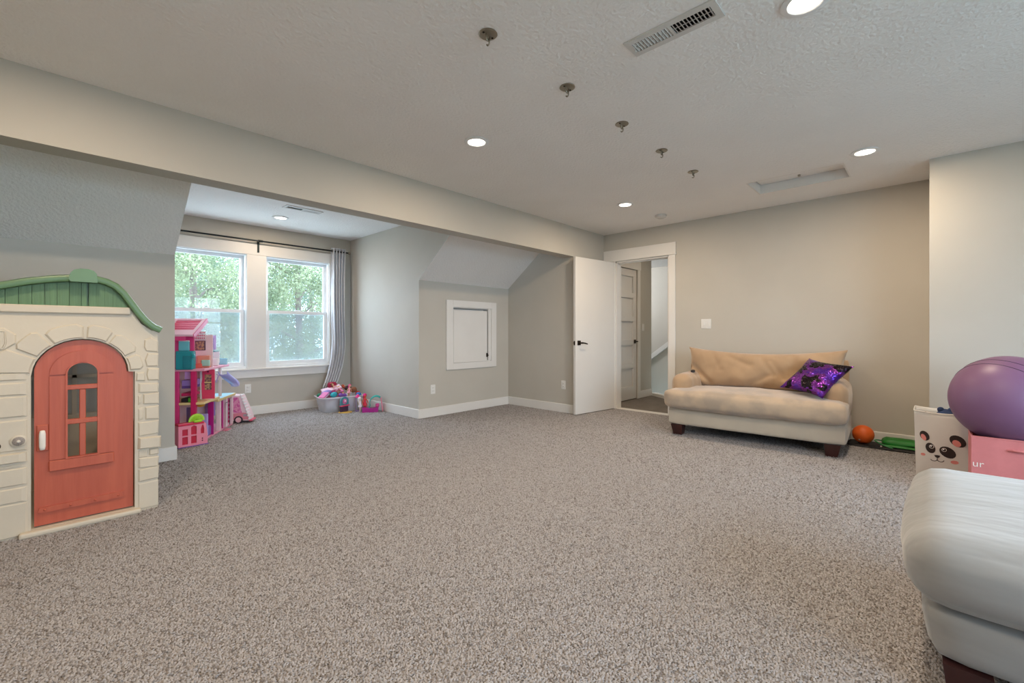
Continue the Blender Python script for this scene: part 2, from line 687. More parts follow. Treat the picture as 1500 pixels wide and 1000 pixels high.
# half wall of the flight climbing on, with a white sloped cap
hw = [(4.9, -2.4), (2.0, -2.4), (2.0, 2.05), (4.9, -.10)]
S('wall_stair_flight', MB().prism(hw, 8.3, 8.4, 'x'))
setting(MB().prism([(2.0, 2.05), (4.9, -.10), (4.9, .0), (2.0, 2.16)], 8.26, 8.43, 'x').build('trim_stair_cap', M['trim']))
l = area('stairwell_fill', (7.5, 5.3, 2.2), Vector((1.4, -1.2, -.7)).to_track_quat('-Z', 'Y').to_euler(), .4, .4, 34, (.93, .96, 1.0))  # added fill light without a fixture, brightens the far stair wall
area('hall_fill', (6.4, 2.6, H - .02), (0, 0, 0), .15, .15, 5, LAMP_C, shape='DISK')  # added warm fill without a fixture, tints the hall carpet

# ------------------------------------------------------------------ doors
tr = MB()
tr.box(XD - .022, XD, 2.345, 3.385, 2.062, 2.205, .002)          # head casing
tr.box(XD - .03, XD, 2.338, 3.388, 2.048, 2.064, .002)           # fillet under it
tr.box(XD - .018, XD, 2.352, DO[0], .003, 2.05, .002)
tr.box(XD - .018, XD, DO[1], 3.295, .003, 2.05, .002)
setting(tr.build('trim_door_casing', M['trim']))
tr = MB().box(XD + .001, XD + .119, DO[0], DO[0] + .016, 0, DO[2]).box(XD + .001, XD + .119, DO[1] - .016, DO[1], 0, DO[2])
tr.box(XD + .001, XD + .119, DO[0], DO[1], DO[2] - .016, DO[2]).box(XD + .05, XD + .075, DO[0] + .016, DO[0] + .028, 0, DO[2] - .016)
tr.box(XD + .05, XD + .075, DO[0] + .016, DO[1] - .016, DO[2] - .028, DO[2] - .016)
setting(tr.build('trim_door_jamb', M['trim']))
setting(MB().box(XD - .004, XD + .12, DO[0] + .017, DO[1] - .017, .001, .008).build('trim_threshold', M['trim']))

# open flush door, swung into the room against the nook
d1 = struct_empty('door_1', 'white flush room door standing open beside the doorway')
d1.location = (XD + .005, 3.212, 0)
d1.rotation_euler = (0, 0, R(173.1))     # local x runs from hinge to latch
DWID = .82
MB().box(.006, DWID, -.036, 0, .012, 2.035, .0015).build('door_slab', M['door'], d1)
hd = MB().box(DWID - .095, DWID - .035, 0, .008, .90, .96, .002).box(DWID - .095, DWID - .035, -.044, -.036, .90, .96, .002)
for sg, yy in ((1, .008), (-1, -.044)):
    hd.cyl((DWID - .065, yy, .93), (DWID - .065, yy + sg * .045, .93), .009)
    hd.tube([(DWID - .065, yy + sg * .042, .93), (DWID - .09, yy + sg * .045, .93), (DWID - .13, yy + sg * .045, .925), (DWID - .175, yy + sg * .042, .915)], [.011, .010, .009, .007], 8)
hd.build('door_handle', M['bronze'], d1, smooth=40)
lt = MB().box(DWID - .0005, DWID + .0015, -.029, -.007, .90, .955).box(DWID, DWID + .010, -.023, -.013, .918, .94)
lt.build('latch_plate', M['bronze'], d1)
for z in (.2, 1.0, 1.82):
    MB().cyl((-.002, .002, z), (-.002, .002, z + .09), .007, n=8).build('hinge', M['bronze'], d1)

# panelled door in the hall
d2 = struct_empty('door_2', 'white five panel door in the hall seen through the doorway')
d2.location = (5.80, YHL, 0)
st = .10
MB().box(-.03, .79, .11, .13, -.01, 2.1).box(-.03, .0, .052, .11, -.01, 2.1).box(.765, .79, .052, .11, -.01, 2.1).box(.0, .765, .052, .11, 2.07, 2.1).build('door_light_block', M['duct'], d2)  # unseen dark box added to block light leaking round the door
zs = [.02, .21, .50, .58, .87, .95, 1.24, 1.32, 1.61, 1.69, 1.96, 2.06]
pan = [(.21, .50), (.58, .87), (.95, 1.24), (1.32, 1.61), (1.69, 1.95)]
MB().prism([(0, .012), (.76, .012), (.76, 2.06), (0, 2.06)], .012, .05, 'y',
           holes=[[(st, a), (.76 - st, a), (.76 - st, b), (st, b)] for a, b in pan]).build('door_frame', M['door'], d2)
for a, b in pan:
    MB().box(st - .002, .762 - st, .034, .044, a - .002, b + .002).build('door_panel', M['door'], d2)
hd = MB().box(.675, .735, .004, .012, .89, .95, .002).cyl((.705, .006, .92), (.705, -.045, .92), .009)
hd.tube([(.705, -.04, .92), (.68, -.045, .92), (.60, -.043, .918)], [.011, .01, .007], 8)
hd.build('door_handle', M['bronze'], d2, smooth=40)
setting(MB().box(5.71, 5.795, YHL - .016, YHL, .003, 2.065, .002).box(6.565, 6.65, YHL - .016, YHL, .003, 2.065, .002)
        .box(5.70, 6.66, YHL - .02, YHL, 2.065, 2.2, .002).build('trim_hall_door_casing', M['trim']))

# low access door in the nook
d3 = struct_empty('door_3', 'small white attic access door low in the nook wall')
MB().box(3.585, ap[0], YK - .02, YK, .578, 1.488, .002).box(ap[1], 4.487, YK - .02, YK, .578, 1.488, .002) \
    .box(ap[0], ap[1], YK - .02, YK, ap[3], 1.488).box(ap[0], ap[1], YK - .02, YK, .578, ap[2]).build('casing', M['trim'], d3)
MB().box(ap[0], ap[1], YK + .005, YK + .1, ap[2], ap[2] + .012).box(ap[0], ap[1], YK + .005, YK + .1, ap[3] - .012, ap[3]) \
    .box(ap[0], ap[0] + .012, YK + .005, YK + .1, ap[2], ap[3]).box(ap[1] - .05, ap[1], YK - .003, YK + .1, ap[2] + .01, ap[3] - .01).build('jamb', M['trim'], d3)
MB().box(ap[0] - .02, ap[1] + .02, YK + .101, YK + .12, ap[2] - .02, ap[3] + .02).build('backing', M['trim'], d3)  # unseen board added to stop light leaking through the panel gap
MB().box(ap[0] + .015, ap[1] - .075, YK - .006, YK + .02, ap[2] + .005, ap[3] - .035, .002).build('door_panel', M['trim'], d3)
MB().box(4.295, 4.318, YK - .026, YK - .004, .72, .775, .003).cyl((4.306, YK - .026, .745), (4.306, YK - .04, .745), .008, n=8).build('latch', M['bronze'], d3)


# ------------------------------------------------------------------ windows
M['glass'] = see_through('window_glass', (.75, .85, .85), .03, .02, .015)
M['screen'] = see_through('insect_screen', (.42, .47, .50), .34, .5, .0)


def window(name, x0, x1, label):
    w = struct_empty(name, label)
    w.location = ((x0 + x1) / 2, YW, WZ0)
    hw, h = (x1 - x0) / 2, WZ1 - WZ0
    MB().prism([(-hw, 0), (hw, 0), (hw, h), (-hw, h)], .0, .115, 'y', holes=[[(-hw + .016, .03), (hw - .016, .03), (hw - .016, h - .016), (-hw + .016, h - .016)]]).build('window_frame', M['vinyl'], w)
    mz = h * .5
    a = hw - .016
    MB().prism([(-a, mz - .02), (a, mz - .02), (a, h - .016), (-a, h - .016)], .075, .105, 'y', holes=[[(-a + .04, mz + .022), (a - .04, mz + .022), (a - .04, h - .056), (-a + .04, h - .056)]]).build('upper_sash', M['vinyl'], w)
    MB().prism([(-a, .03), (a, .03), (a, mz + .022), (-a, mz + .022)], .04, .072, 'y', holes=[[(-a + .045, .08), (a - .045, .08), (a - .045, mz - .018), (-a + .045, mz - .018)]]).build('lower_sash', M['vinyl'], w)
    MB().box(-a + .03, a - .03, .088, .092, mz + .01, h - .045).build('pane', M['glass'], w)
    MB().box(-a + .035, a - .035, .054, .058, .07, mz - .01).build('pane', M['glass'], w)
    MB().box(-a, a, .110, .1105, .03, mz).build('insect_screen', M['screen'], w)
    MB().box(-.035, .035, .038, .062, mz + .022, mz + .034, .003).build('sash_lock', M['vinyl'], w)
    return w


window('window_1', *WL, 'left double hung window partly behind the pink dollhouse')
window('window_2', *WR, 'right double hung window beside the grey curtain')
tr = MB().box(.80, 2.98, YW - .02, YW, WZ1 - .004, 2.2, .002).box(WL[1] - .006, WR[0] + .006, YW - .018, YW, WZ0, WZ1 - .004, .002)
tr.box(.85, WL[0] + .006, YW - .018, YW, WZ0, WZ1 - .004, .002).box(WR[1] - .006, 2.94, YW - .018, YW, WZ0, WZ1 - .004, .002)
setting(tr.build('trim_window_casing', M['trim']))
setting(MB().box(.82, 2.97, YW - .045, YW + .02, WZ0 - .022, WZ0, .004).box(.85, 2.94, YW - .018, YW, WZ0 - .12, WZ0 - .022, .002).build('trim_window_sill', M['trim']))
w3 = struct_empty('window_3')
for k in range(5):
    xa = RW[0] + k * (RW[1] - RW[0]) / 5
    xb = xa + (RW[1] - RW[0]) / 5
    MB().prism([(xa, .6), (xb, .6), (xb, 2.1), (xa, 2.1)], Y0 - .08, Y0 - .03, 'y', holes=[[(xa + .05, .65), (xb - .05, .65), (xb - .05, 1.33), (xa + .05, 1.33)], [(xa + .05, 1.37), (xb - .05, 1.37), (xb - .05, 2.05), (xa + .05, 2.05)]]).build('window_frame', M['vinyl'], w3)
    MB().box(xa + .04, xb - .04, Y0 - .06, Y0 - .056, .64, 2.06).build('pane', M['glass'], w3)

# attic hatch in the ceiling
hx = struct_empty('trim_attic_hatch')
hb = MB()
t_ = .012
hb.box(hatch[0], hatch[1], hatch[2], hatch[2] + t_, H, H + .12).box(hatch[0], hatch[1], hatch[3] - t_, hatch[3], H, H + .12)
hb.box(hatch[0], hatch[0] + t_, hatch[2] + t_, hatch[3] - t_, H, H + .12).box(hatch[1] - t_, hatch[1], hatch[2] + t_, hatch[3] - t_, H, H + .12)
hb.build('hatch_liner', M['trim'], hx)
MB().box(hatch[0] + .02, hatch[1] - .02, hatch[2] + .02, hatch[3] - .02, H + .085, H + .11).build('hatch_panel', M['ceiling'], hx)
MB().box(hatch[0] - .01, hatch[1] + .01, hatch[2] - .01, hatch[3] + .01, H + .121, H + .13).build('gap_shade_sheet', M['duct'], hx)  # dark sheet that paints the shade in the gap round the panel
MB().cyl((hatch[1] - .1, .9, H + .087), (hatch[1] - .1, .9, H + .07), .012, n=10).build('hatch_pull', M['nickel'], hx)

# ------------------------------------------------------------------ ceiling fittings
def downlight(loc, label):
    o = thing('recessed_light', label, 'ceiling light', loc, group='round recessed lights')
    MB().lathe([(.062, .0), (.088, -.001), (.090, -.006), (.084, -.010), (.066, -.010), (.060, -.004)], 32).build('trim_ring', M['vinyl'], o, smooth=40)
    MB().lathe([(.001, -.0045), (.0615, -.0045), (.0615, -.0055), (.001, -.0055)], 32).build('lens', M['lens'], o)
    return o


LIGHTS = [((2.15, 2.39), 'recessed ceiling light near the long header, between the header and the nearest ceiling hook'),
          ((4.30, 2.40), 'small recessed ceiling light nearest the smoke detector and doorway'),
          ((4.30, .375), 'recessed ceiling light beside the attic hatch'),
          ((2.18, .385), 'recessed ceiling light beside the ceiling vent at the top edge'),
          ((1.954, 5.672), 'recessed light in the dormer ceiling before the windows')]
d0 = None
for (x, y), lab in LIGHTS:
    if d0 is None:
        d0 = downlight((x, y, H), lab)
    else:
        dup(d0, (x, y, H), label=lab)
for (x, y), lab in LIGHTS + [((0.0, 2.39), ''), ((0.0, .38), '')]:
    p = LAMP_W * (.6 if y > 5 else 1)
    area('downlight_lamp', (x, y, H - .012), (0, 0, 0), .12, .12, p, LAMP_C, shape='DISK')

hooks = [1.411, 2.023, 2.627, 3.219, 3.825]
hlab = ['ceiling hook nearest the viewer, first of the line of five', 'second ceiling hook of the line, counting from the nearest', 'middle ceiling hook in the line of five',
        'fourth ceiling hook, next to last toward the doorway', 'last ceiling hook, smallest and closest to the attic hatch']
hk = None
for x, lab in zip(hooks, hlab):
    if hk is None:
        hk = thing('ceiling_hook', lab, 'hook', (x, 1.49, H), group='round plate ceiling hooks in a line')
        MB().lathe([(.001, 0), (.042, 0), (.044, -.003), (.040, -.006), (.001, -.007)], 28).build('mounting_plate', M['nickel'], hk, smooth=35)
        for sx in (-1, 1):
            MB().ball((sx * .028, 0, -.007), .006, 10, (1, 1, .5)).build('screw', M['bronze'], hk, smooth=60)
        MB().tube([(-.012, 0, -.005), (-.012, 0, -.022), (-.007, 0, -.033), (.007, 0, -.033), (.012, 0, -.022), (.012, 0, -.005)], .0042, 8).build('bracket', M['nickel'], hk, smooth=60)
        pts = [(0, .009 * math.cos(a) * 1.0, -.040 + .014 * math.sin(a)) for a in [R(60 + i * 30) for i in range(10)]]
        MB().tube(pts, .0035, 8).build('hook', M['nickel'], hk, smooth=60)
    else:
        dup(hk, (x, 1.49, H), label=lab)

sd = thing('smoke_detector', 'white round smoke detector on the ceiling above the doorway', 'smoke detector', (4.984, 2.317, H))
MB().lathe([(.001, 0), (.066, 0), (.068, -.012), (.060, -.028), (.045, -.034), (.001, -.036)], 28).build('housing', M['ventwhite'], sd, smooth=40)
MB().lathe([(.030, -.0345), (.038, -.0345), (.037, -.040), (.031, -.040)], 24).build('sensor_ring', M['ventwhite'], sd, smooth=40)


def vent(loc, L, Wd, label, rz=0):
    """long register: frame, dark duct, two banks of slats leaning apart"""
    o = thing('ceiling_vent', label, 'vent', loc, rz, group='white ceiling registers')
    hx_, hy_ = L / 2, Wd / 2
    ix, iy = hx_ - .028, hy_ - .030
    MB().prism([(-hx_, -hy_), (hx_, -hy_), (hx_, hy_), (-hx_, hy_)], -.007, 0, 'z',
               holes=[[(-ix, -iy), (-.006, -iy), (-.006, iy), (-ix, iy)], [(.006, -iy), (ix, -iy), (ix, iy), (.006, iy)]]).build('frame', M['ventwhite'], o)
    dx_, dy_ = hx_ - .012, hy_ - .012
    MB().box(-dx_, dx_, -dy_, dy_, .09, .10).box(-dx_, -dx_ + .002, -dy_, dy_, .0, .09).box(dx_ - .002, dx_, -dy_, dy_, .0, .09).box(-dx_, dx_, -dy_, -dy_ + .002, .0, .09).box(-dx_, dx_, dy_ - .002, dy_, .0, .09).build('duct', M['duct'], o)
    me = None
    for k in range(22):
        left = k < 11
        kk = k if left else k - 11
        x = (-ix if left else .006) + (kk + .5) * (ix - .006) / 11
        if me is None:
            me = MB().box(-.006, .006, -iy, iy, -.0005, .0005).build('slat', M['ventwhite'], o)
            s = me
        else:
            s = me.copy()
            COL.objects.link(s)
            s.parent = o
        s.location = (x, 0, -.003)
        s.rotation_euler = (0, R(-42 if left else 42), 0)
    MB().box(-ix, ix, -.0012, .0012, -.005, -.003).build('crossbar', M['ventwhite'], o)
    MB().tube([(hx_ - .03, -.012, -.007), (hx_ - .026, -.012, -.02), (hx_ - .03, .012, -.007)], .002, 6).build('damper_lever', M['ventwhite'], o)
    return o


vent((1.965, .862, H), .418, .132, 'white ceiling vent in the main room near the last recessed light', R(90))
vent((2.0, 5.117, H), .40, .13, 'white ceiling vent in the dormer just behind the header', R(180))


def outlet(loc, rz, label, kind='outlet'):
    o = thing('wall_outlet' if kind == 'outlet' else 'light_switch', label, 'outlet' if kind == 'outlet' else 'light switch', loc, rz, group='white wall outlets' if kind == 'outlet' else None)
    w = .036 if kind != 'double' else .058
    MB().box(-w, w, -.006, 0, -.058, .058, .003).build('cover_plate', M['plate'], o)
    if kind == 'outlet':
        for dz in (.02, -.02):
            r = MB().box(-.016, .016, -.009, -.005, dz - .014, dz + .014, .003).build('receptacle', M['plate'], o)
            MB().box(-.008, -.006, -.0095, -.0085, dz - .005, dz + .006).box(.006, .008, -.0095, -.0085, dz - .005, dz + .006).build('slots', M['slot'], r)
    else:
        for dx in ((0,) if kind == 'single' else (-.024, .024)):
            MB().box(dx - .014, dx + .014, -.010, -.005, -.03, .03, .003).build('rocker', M['plate'], o)
    return o


outlet((1.795, YW, .347), 0, 'white outlet below the left window, behind the toy camper')
outlet((3.38, YK, .347), 0, 'white outlet below the attic access door')
outlet((XR, 3.559, .369), R(-90), 'white outlet on the nook wall beside the open door')
outlet((XD, 1.978, 1.168), R(-90), 'white double light switch on the wall above the sofa', 'double')
outlet((6.76, YHL, 1.15), 0, 'white light switch in the hall beside the panelled door', 'single')

# ------------------------------------------------------------------ curtain and rod
rd = thing('curtain_rod', 'thin black curtain rod above the two windows', 'curtain rod', (1.91, YW, 2.235))
MB().cyl((-1.1, -.085, 0), (1.185, -.085, 0), .0105, n=12).build('rod', M['rod'], rd, smooth=60)
MB().cyl((-.02, -.085, 0), (.03, -.085, 0), .0155, n=12).build('rod_joint', M['rod'], rd, smooth=60)
MB().box(-.012, .012, -.024, -.0205, -.14, .012).tube([(0, -.022, .0), (0, -.06, -.004), (0, -.085, -.013)], .007, 8).build('bracket', M['rod'], rd)
MB().ball((1.20, -.085, 0), .022, 14).build('finial', M['nickel'], rd, smooth=60)
MB().cyl((1.16, -.0, 0), (1.16, -.085, 0), .008, n=8).cyl((1.16, -.004, 0), (1.16, -.0, 0), .03, n=14).build('end_bracket', M['nickel'], rd, smooth=40)

M['curtain'] = mat('grey_curtain_cloth', (.60, .60, .63), .8, (.56, .56, .59), 30, sheen=.3, bump=.15, bscale=300, bdist=.001)
ct = thing('curtain', 'light grey curtain at the window end of the rod, hem tucked behind the toy tub', 'curtain', (2.95, YW - .085, 2.235))
nu, nv = 72, 46
vs, fs = [], []
for j in range(nv + 1):
    t = j / nv
    z = .045 - t * 2.0
    gather = .105 - .012 * math.sin(t * 3.14) - .02 * max(0, t - .72) / .28
    e = max(0, (t - .62) / .38)
    cx = -.005 - .18 * e * e - .01 * math.sin(t * 5)
    cy = -.02 * t - .05 * e
    for i in range(nu + 1):
        u = i / nu
        amp = .030 * (1 - .35 * e)
        ph = u * 2 * math.pi * 5.0
        x = cx + (u * 2 - 1) * gather + .008 * math.sin(2 * ph + t * 2)
        y = cy + amp * math.sin(ph + .5 * math.sin(t * 4)) + .006 * noise.noise(Vector((u * 6, t * 5, 2)))
        vs.append((x, y, z))
for j in range(nv):
    for i in range(nu):
        a = j * (nu + 1) + i
        fs.append((a, a + 1, a + nu + 2, a + nu + 1))
o = MB().add(vs, fs).build('cloth', M['curtain'], ct, smooth=80)
md = o.modifiers.new('thickness', 'SOLIDIFY')
md.thickness = .003
for k in range(5):
    x = -.10 + k * .046
    MB().tube([(x, .026 * math.cos(a), .026 * math.sin(a) + .0) for a in [i * math.pi / 6 for i in range(12)]], .0035, 6, True).build('grommet', M['nickel'], ct, smooth=60)

#@@OBJECTS
# ------------------------------------------------------------------ sofa
M['suede'] = mat('tan_microsuede', (.43, .285, .165), .85, (.36, .235, .135), 5, 4, (.3, .7), bump=.6, bscale=6, bdist=.03, sheen=.4, stretch=(1, 1, .6))
M['suede_seat'] = mat('worn_seat_microsuede', (.46, .345, .24), .85, (.35, .275, .205), 6.5, 4, (.42, .62), bump=.25, bscale=14, bdist=.01, sheen=.4)
M['suede_pale'] = mat('pale_microsuede', (.50, .43, .335), .85, (.44, .38, .30), 5, 4, (.3, .7), bump=.15, bscale=20, bdist=.006, sheen=.4)
M['darkwood'] = mat('dark_red_wood', (.045, .012, .010), .35, (.025, .007, .006), 20, stretch=(1, 1, .1))


def leg(x, y, w, h, mb=None, tx=0.0, ty=0.0, t=.72):
    mb = mb or MB()
    w2 = w * t
    vs = [(x - w / 2, y - w / 2, h), (x + w / 2, y - w / 2, h), (x + w / 2, y + w / 2, h), (x - w / 2, y + w / 2, h),
          (x + tx - w2 / 2, y + ty - w2 / 2, 0), (x + tx + w2 / 2, y + ty - w2 / 2, 0), (x + tx + w2 / 2, y + ty + w2 / 2, 0), (x + tx - w2 / 2, y + ty + w2 / 2, 0)]
    return mb.add(vs, [(0, 1, 2, 3), (7, 6, 5, 4), (0, 4, 5, 1), (1, 5, 6, 2), (2, 6, 7, 3), (3, 7, 4, 0)])


so = thing('loveseat', 'tan microsuede loveseat with dark wood feet against the far wall', 'sofa', (4.555, 1.278, 0), R(-86.5))
MB().soft((0, .43, .195), (1.51, .82, .19), .035, 12, (.004, .006, 0), .003, 5).build('base', M['suede_pale'], so, smooth=70)
for sx in (-1, 1):
    for yy in (.07, .76):
        leg(sx * .66, yy, .115, .108, tx=sx * -.008, ty=.0).build('leg', M['darkwood'], so)
MB().soft((0, .79, .54), (1.48, .12, .53), .04, 10, (0, .01, .0), .004, 4).build('back_frame', M['suede'], so, smooth=70)


def armwarp(w):
    k = max(0, min(1, (w.z - .45) / .2))
    return (w.x, w.y - .02 * k, w.z + .02 * math.sin((w.y - .1) * 3.2) * k)


for sx in (-1, 1):
    MB().soft((sx * .665, .445, .44), (.19, .66, .36), .085, 12, (.012, .01, .01), .006, 6, armwarp, seed=sx + 3).build('arm', M['suede'], so, smooth=80)


def seatwarp(w):
    # T shape: full width in front of the arms, narrower between them
    k = max(0, min(1, (w.y - .06) / .10))
    k = k * k * (3 - 2 * k)
    f = 1 - .245 * k
    return (w.x * f, w.y, w.z + .012 * math.sin(w.x * 5 + 1) * (w.z > .42))


MB().soft((0, .28, .378), (1.535, .72, .185), .055, 22, (.0, .02, .035), .008, 5, seatwarp, seed=2).build('seat_cushion', M['suede_seat'], so, smooth=80)
MB().pillow(1.47, .44, .24, 72, .05, .026, mtx=T(0, .60, .682) @ RX(-12), seed=4, sag=.05,
            creases=((-.67, -.0, -.47, -.18, .030, .028), (-.62, -.10, -.60, -.2, .025, .025), (.02, .11, .14, -.07, .018, .026), (-.09, -.19, .09, -.08, .020, .026),
                     (.12, .07, .23, -.10, .016, .024), (-.30, .11, -.08, .02, .016, .03), (.30, .12, .36, -.05, .016, .026), (-.45, .14, -.36, -.04, .014, .03))).build('back_cushion', M['suede'], so, smooth=80)

m = bpy.data.materials.new('flip_sequins')
m.use_nodes = True
nt = m.node_tree
b = nt.nodes['Principled BSDF']
tc = nt.nodes.new('ShaderNodeTexCoord')
nz = nt.nodes.new('ShaderNodeTexNoise')
nz.inputs['Scale'].default_value = 9
nz.inputs['Detail'].default_value = 3
rp = nt.nodes.new('ShaderNodeValToRGB')
rp.color_ramp.interpolation = 'CONSTANT'
rp.color_ramp.elements[0].color = (.012, .006, .010, 1)
rp.color_ramp.elements[1].position = .46
rp.color_ramp.elements[1].color = (.16, .028, .26, 1)
e = rp.color_ramp.elements.new(.58)
e.color = (.10, .025, .36, 1)
vo = nt.nodes.new('ShaderNodeTexVoronoi')
vo.inputs['Scale'].default_value = 110
bp = nt.nodes.new('ShaderNodeNormalMap')
bp.inputs['Strength'].default_value = .55
bp.space = 'OBJECT'
vadd = nt.nodes.new('ShaderNodeMixRGB')
geo = nt.nodes.new('ShaderNodeNewGeometry')
vm = nt.nodes.new('ShaderNodeVectorMath')
vm.operation = 'SUBTRACT'
vm.inputs[1].default_value = (.5, .5, .5)
vs_ = nt.nodes.new('ShaderNodeVectorMath')
vs_.operation = 'SCALE'
vs_.inputs['Scale'].default_value = .55
va = nt.nodes.new('ShaderNodeVectorMath')
va.operation = 'ADD'
vn = nt.nodes.new('ShaderNodeVectorMath')
vn.operation = 'NORMALIZE'
L_ = nt.links.new
L_(tc.outputs['Object'], nz.inputs['Vector'])
L_(tc.outputs['Object'], vo.inputs['Vector'])
L_(nz.outputs['Fac'], rp.inputs[0])
L_(rp.outputs[0], b.inputs['Base Color'])
L_(vo.outputs['Color'], vm.inputs[0])
L_(vm.outputs[0], vs_.inputs[0])
L_(geo.outputs['Normal'], va.inputs[0])
L_(vs_.outputs[0], va.inputs[1])
L_(va.outputs[0], vn.inputs[0])
L_(vn.outputs[0], b.inputs['Normal'])
nt.nodes.remove(bp)
nt.nodes.remove(vadd)
b.inputs['Metallic'].default_value = .75
b.inputs['Roughness'].default_value = .28
M['sequin'] = m

tp = thing('throw_pillow', 'purple and black flip sequin pillow leaning in the right corner of the loveseat', 'pillow', (4.83, .775, .655))
tp.rotation_mode = 'QUATERNION'
tp.rotation_quaternion = (RZ(-112) @ RX(-50) @ RY(10)).to_quaternion()
MB().pillow(.43, .43, .13, 20, .16, .004, seed=9).build('sequin_cover', M['sequin'], tp, smooth=80)

rm = thing('remote_control', 'small dark remote lying on the left arm of the loveseat', 'remote', (4.99, 1.945, .625), R(20))
MB().soft((0, 0, .010), (.15, .045, .02), .008, 3).build('body', M['black'], rm, smooth=60)
for k in range(4):
    MB().box(-.05 + k * .025, -.038 + k * .025, -.01, .01, .0195, .022).build('button', C('3a3a3c'), rm)

# ------------------------------------------------------------------ ottoman in the foreground
M['suede_cool_lit'] = mat('cool_lit_microsuede', (.29, .29, .285), .85, (.25, .25, .245), 4.5, 5, (.35, .68), bump=.4, bscale=14, bdist=.02, sheen=.4, stretch=(1, .35, 1))  # loveseat fabric again, with cool daylight put into its grey colour
ot = thing('ottoman', 'large pale ottoman with a thick cushion in the front right corner before the bins', 'ottoman', (2.20, -.50, 0))


def otbase(w):
    k = (w.z - .12) / .16
    return (w.x * (.955 + .045 * k), w.y * (.955 + .045 * k), w.z)


MB().soft((0, .0, .20), (.97, 1.12, .17), .05, 12, (.01, .01, 0), .003, 5, otbase, seed=5).build('base', M['suede_cool_lit'], ot, smooth=70)
MB().soft((0, 0, .385), (1.0, 1.12, .205), .085, 22, (.025, .02, .022), .006, 5, seed=6).build('cushion', M['suede_cool_lit'], ot, smooth=80)
for sx in (-1, 1):
    for sy in (-1, 1):
        leg(sx * .395, sy * .43, .10, .125, tx=sx * .0).build('leg', M['darkwood'], ot)

# ------------------------------------------------------------------ bins, exercise ball
pb = thing('pink_storage_bin', 'pink fabric storage bin with white lettering under the exercise ball', 'storage bin', (4.17, -.35, 0))
M['pinkcloth'] = mat('pink_bin_cloth', (.62, .20, .20), .75, (.57, .18, .18), 12, bump=.1, bscale=200, bdist=.001)
M['pinkdark'] = mat('bin_lining_shade', (.10, .05, .06), .9)  # dark lining, with the shadow under the ball put into its colour
hx_, hy_, hz_ = .17, .175, .415
fr = MB()
fr.box(-hx_, -hx_ + .008, -hy_, hy_, 0, hz_).box(hx_ - .008, hx_, -hy_, hy_, 0, hz_).box(-hx_ + .008, hx_ - .008, -hy_, -hy_ + .008, 0, hz_).box(-hx_ + .008, hx_ - .008, hy_ - .008, hy_, 0, hz_)
fr.box(-hx_ + .008, hx_ - .008, -hy_ + .008, hy_ - .008, 0, .008)
fr.build('body', M['pinkcloth'], pb)
MB().tube([(-hx_, -hy_, hz_), (hx_, -hy_, hz_), (hx_, hy_, hz_), (-hx_, hy_, hz_)], .005, 6, True).build('rim', M['pinkcloth'], pb, smooth=60)
MB().box(-hx_ + .009, hx_ - .009, -hy_ + .009, hy_ - .009, .009, .30).build('dark_lining_shade', M['pinkdark'], pb)  # solid dark block, paints the shadow between rim and ball
MB().tube([(-hx_ - .001, -.125, .345), (-hx_ - .010, -.11, .352), (-hx_ - .012, 0, .355), (-hx_ - .010, .0, .356), (-hx_ - .001, .022, .35)], .007, 8).build('handle', M['pinkcloth'], pb, smooth=60)
fc = bpy.data.curves.new('lettering', 'FONT')
fc.body = 'ur'
fc.size = .058
fc.extrude = .0008
fo = bpy.data.objects.new('tmp_text', fc)
COL.objects.link(fo)
dg = bpy.context.evaluated_depsgraph_get()
me = bpy.data.meshes.new_from_object(fo.evaluated_get(dg))
bpy.data.objects.remove(fo)
me.materials.append(C('e8ded6', .7))
lo = bpy.data.objects.new('lettering', me)
COL.objects.link(lo)
lo.parent = pb
lo.location = (-hx_ - .0012, .172, .228)
lo.rotation_euler = (R(90), 0, R(-90))
lo['label'] = 'white letters ur'

yb = thing('exercise_ball', 'large purple exercise ball resting on top of the pink bin', 'exercise ball', (4.17, -.345, .64))
M['ballp'] = mat('purple_vinyl', (.20, .10, .185), .42, (.185, .09, .175), 3, spec=.4)
bm_ = MB()
mt = RZ(-35) @ RY(62)
prof = []
for i in range(49):
    a = -math.pi / 2 + math.pi * i / 48
    prof.append((max(.0005, .275 * math.cos(a)), .275 * math.sin(a)))
bm_.lathe(prof, 64, mtx=mt)
bm_.build('body', M['ballp'], yb, smooth=80)
for z in (-.028, .022):
    r = math.sqrt(.275 ** 2 - z * z) + .0006
    MB().tube([mt @ Vector((r * math.cos(t), r * math.sin(t), z)) for t in [i * math.pi / 36 for i in range(72)]], .0016, 6, True).build('moulded_ridge', C('3e2a48', .5), yb, smooth=60)

pd = thing('panda_storage_bin', 'white fabric storage bin printed with a panda face', 'storage bin', (4.63, -.047, 0))
M['white_cloth'] = mat('white_bin_cloth', (.66, .63, .58), .7, (.62, .59, .54), 6, bump=.1, bscale=9, bdist=.01)
PH = .482
n = 12


def bow(y, z):
    """how far the front cloth bulges towards the viewer"""
    return -.018 * (1 - (y / .15) ** 2) * math.sin(max(0, min(1, z / PH)) * math.pi) - .012 * (z / PH - .5)


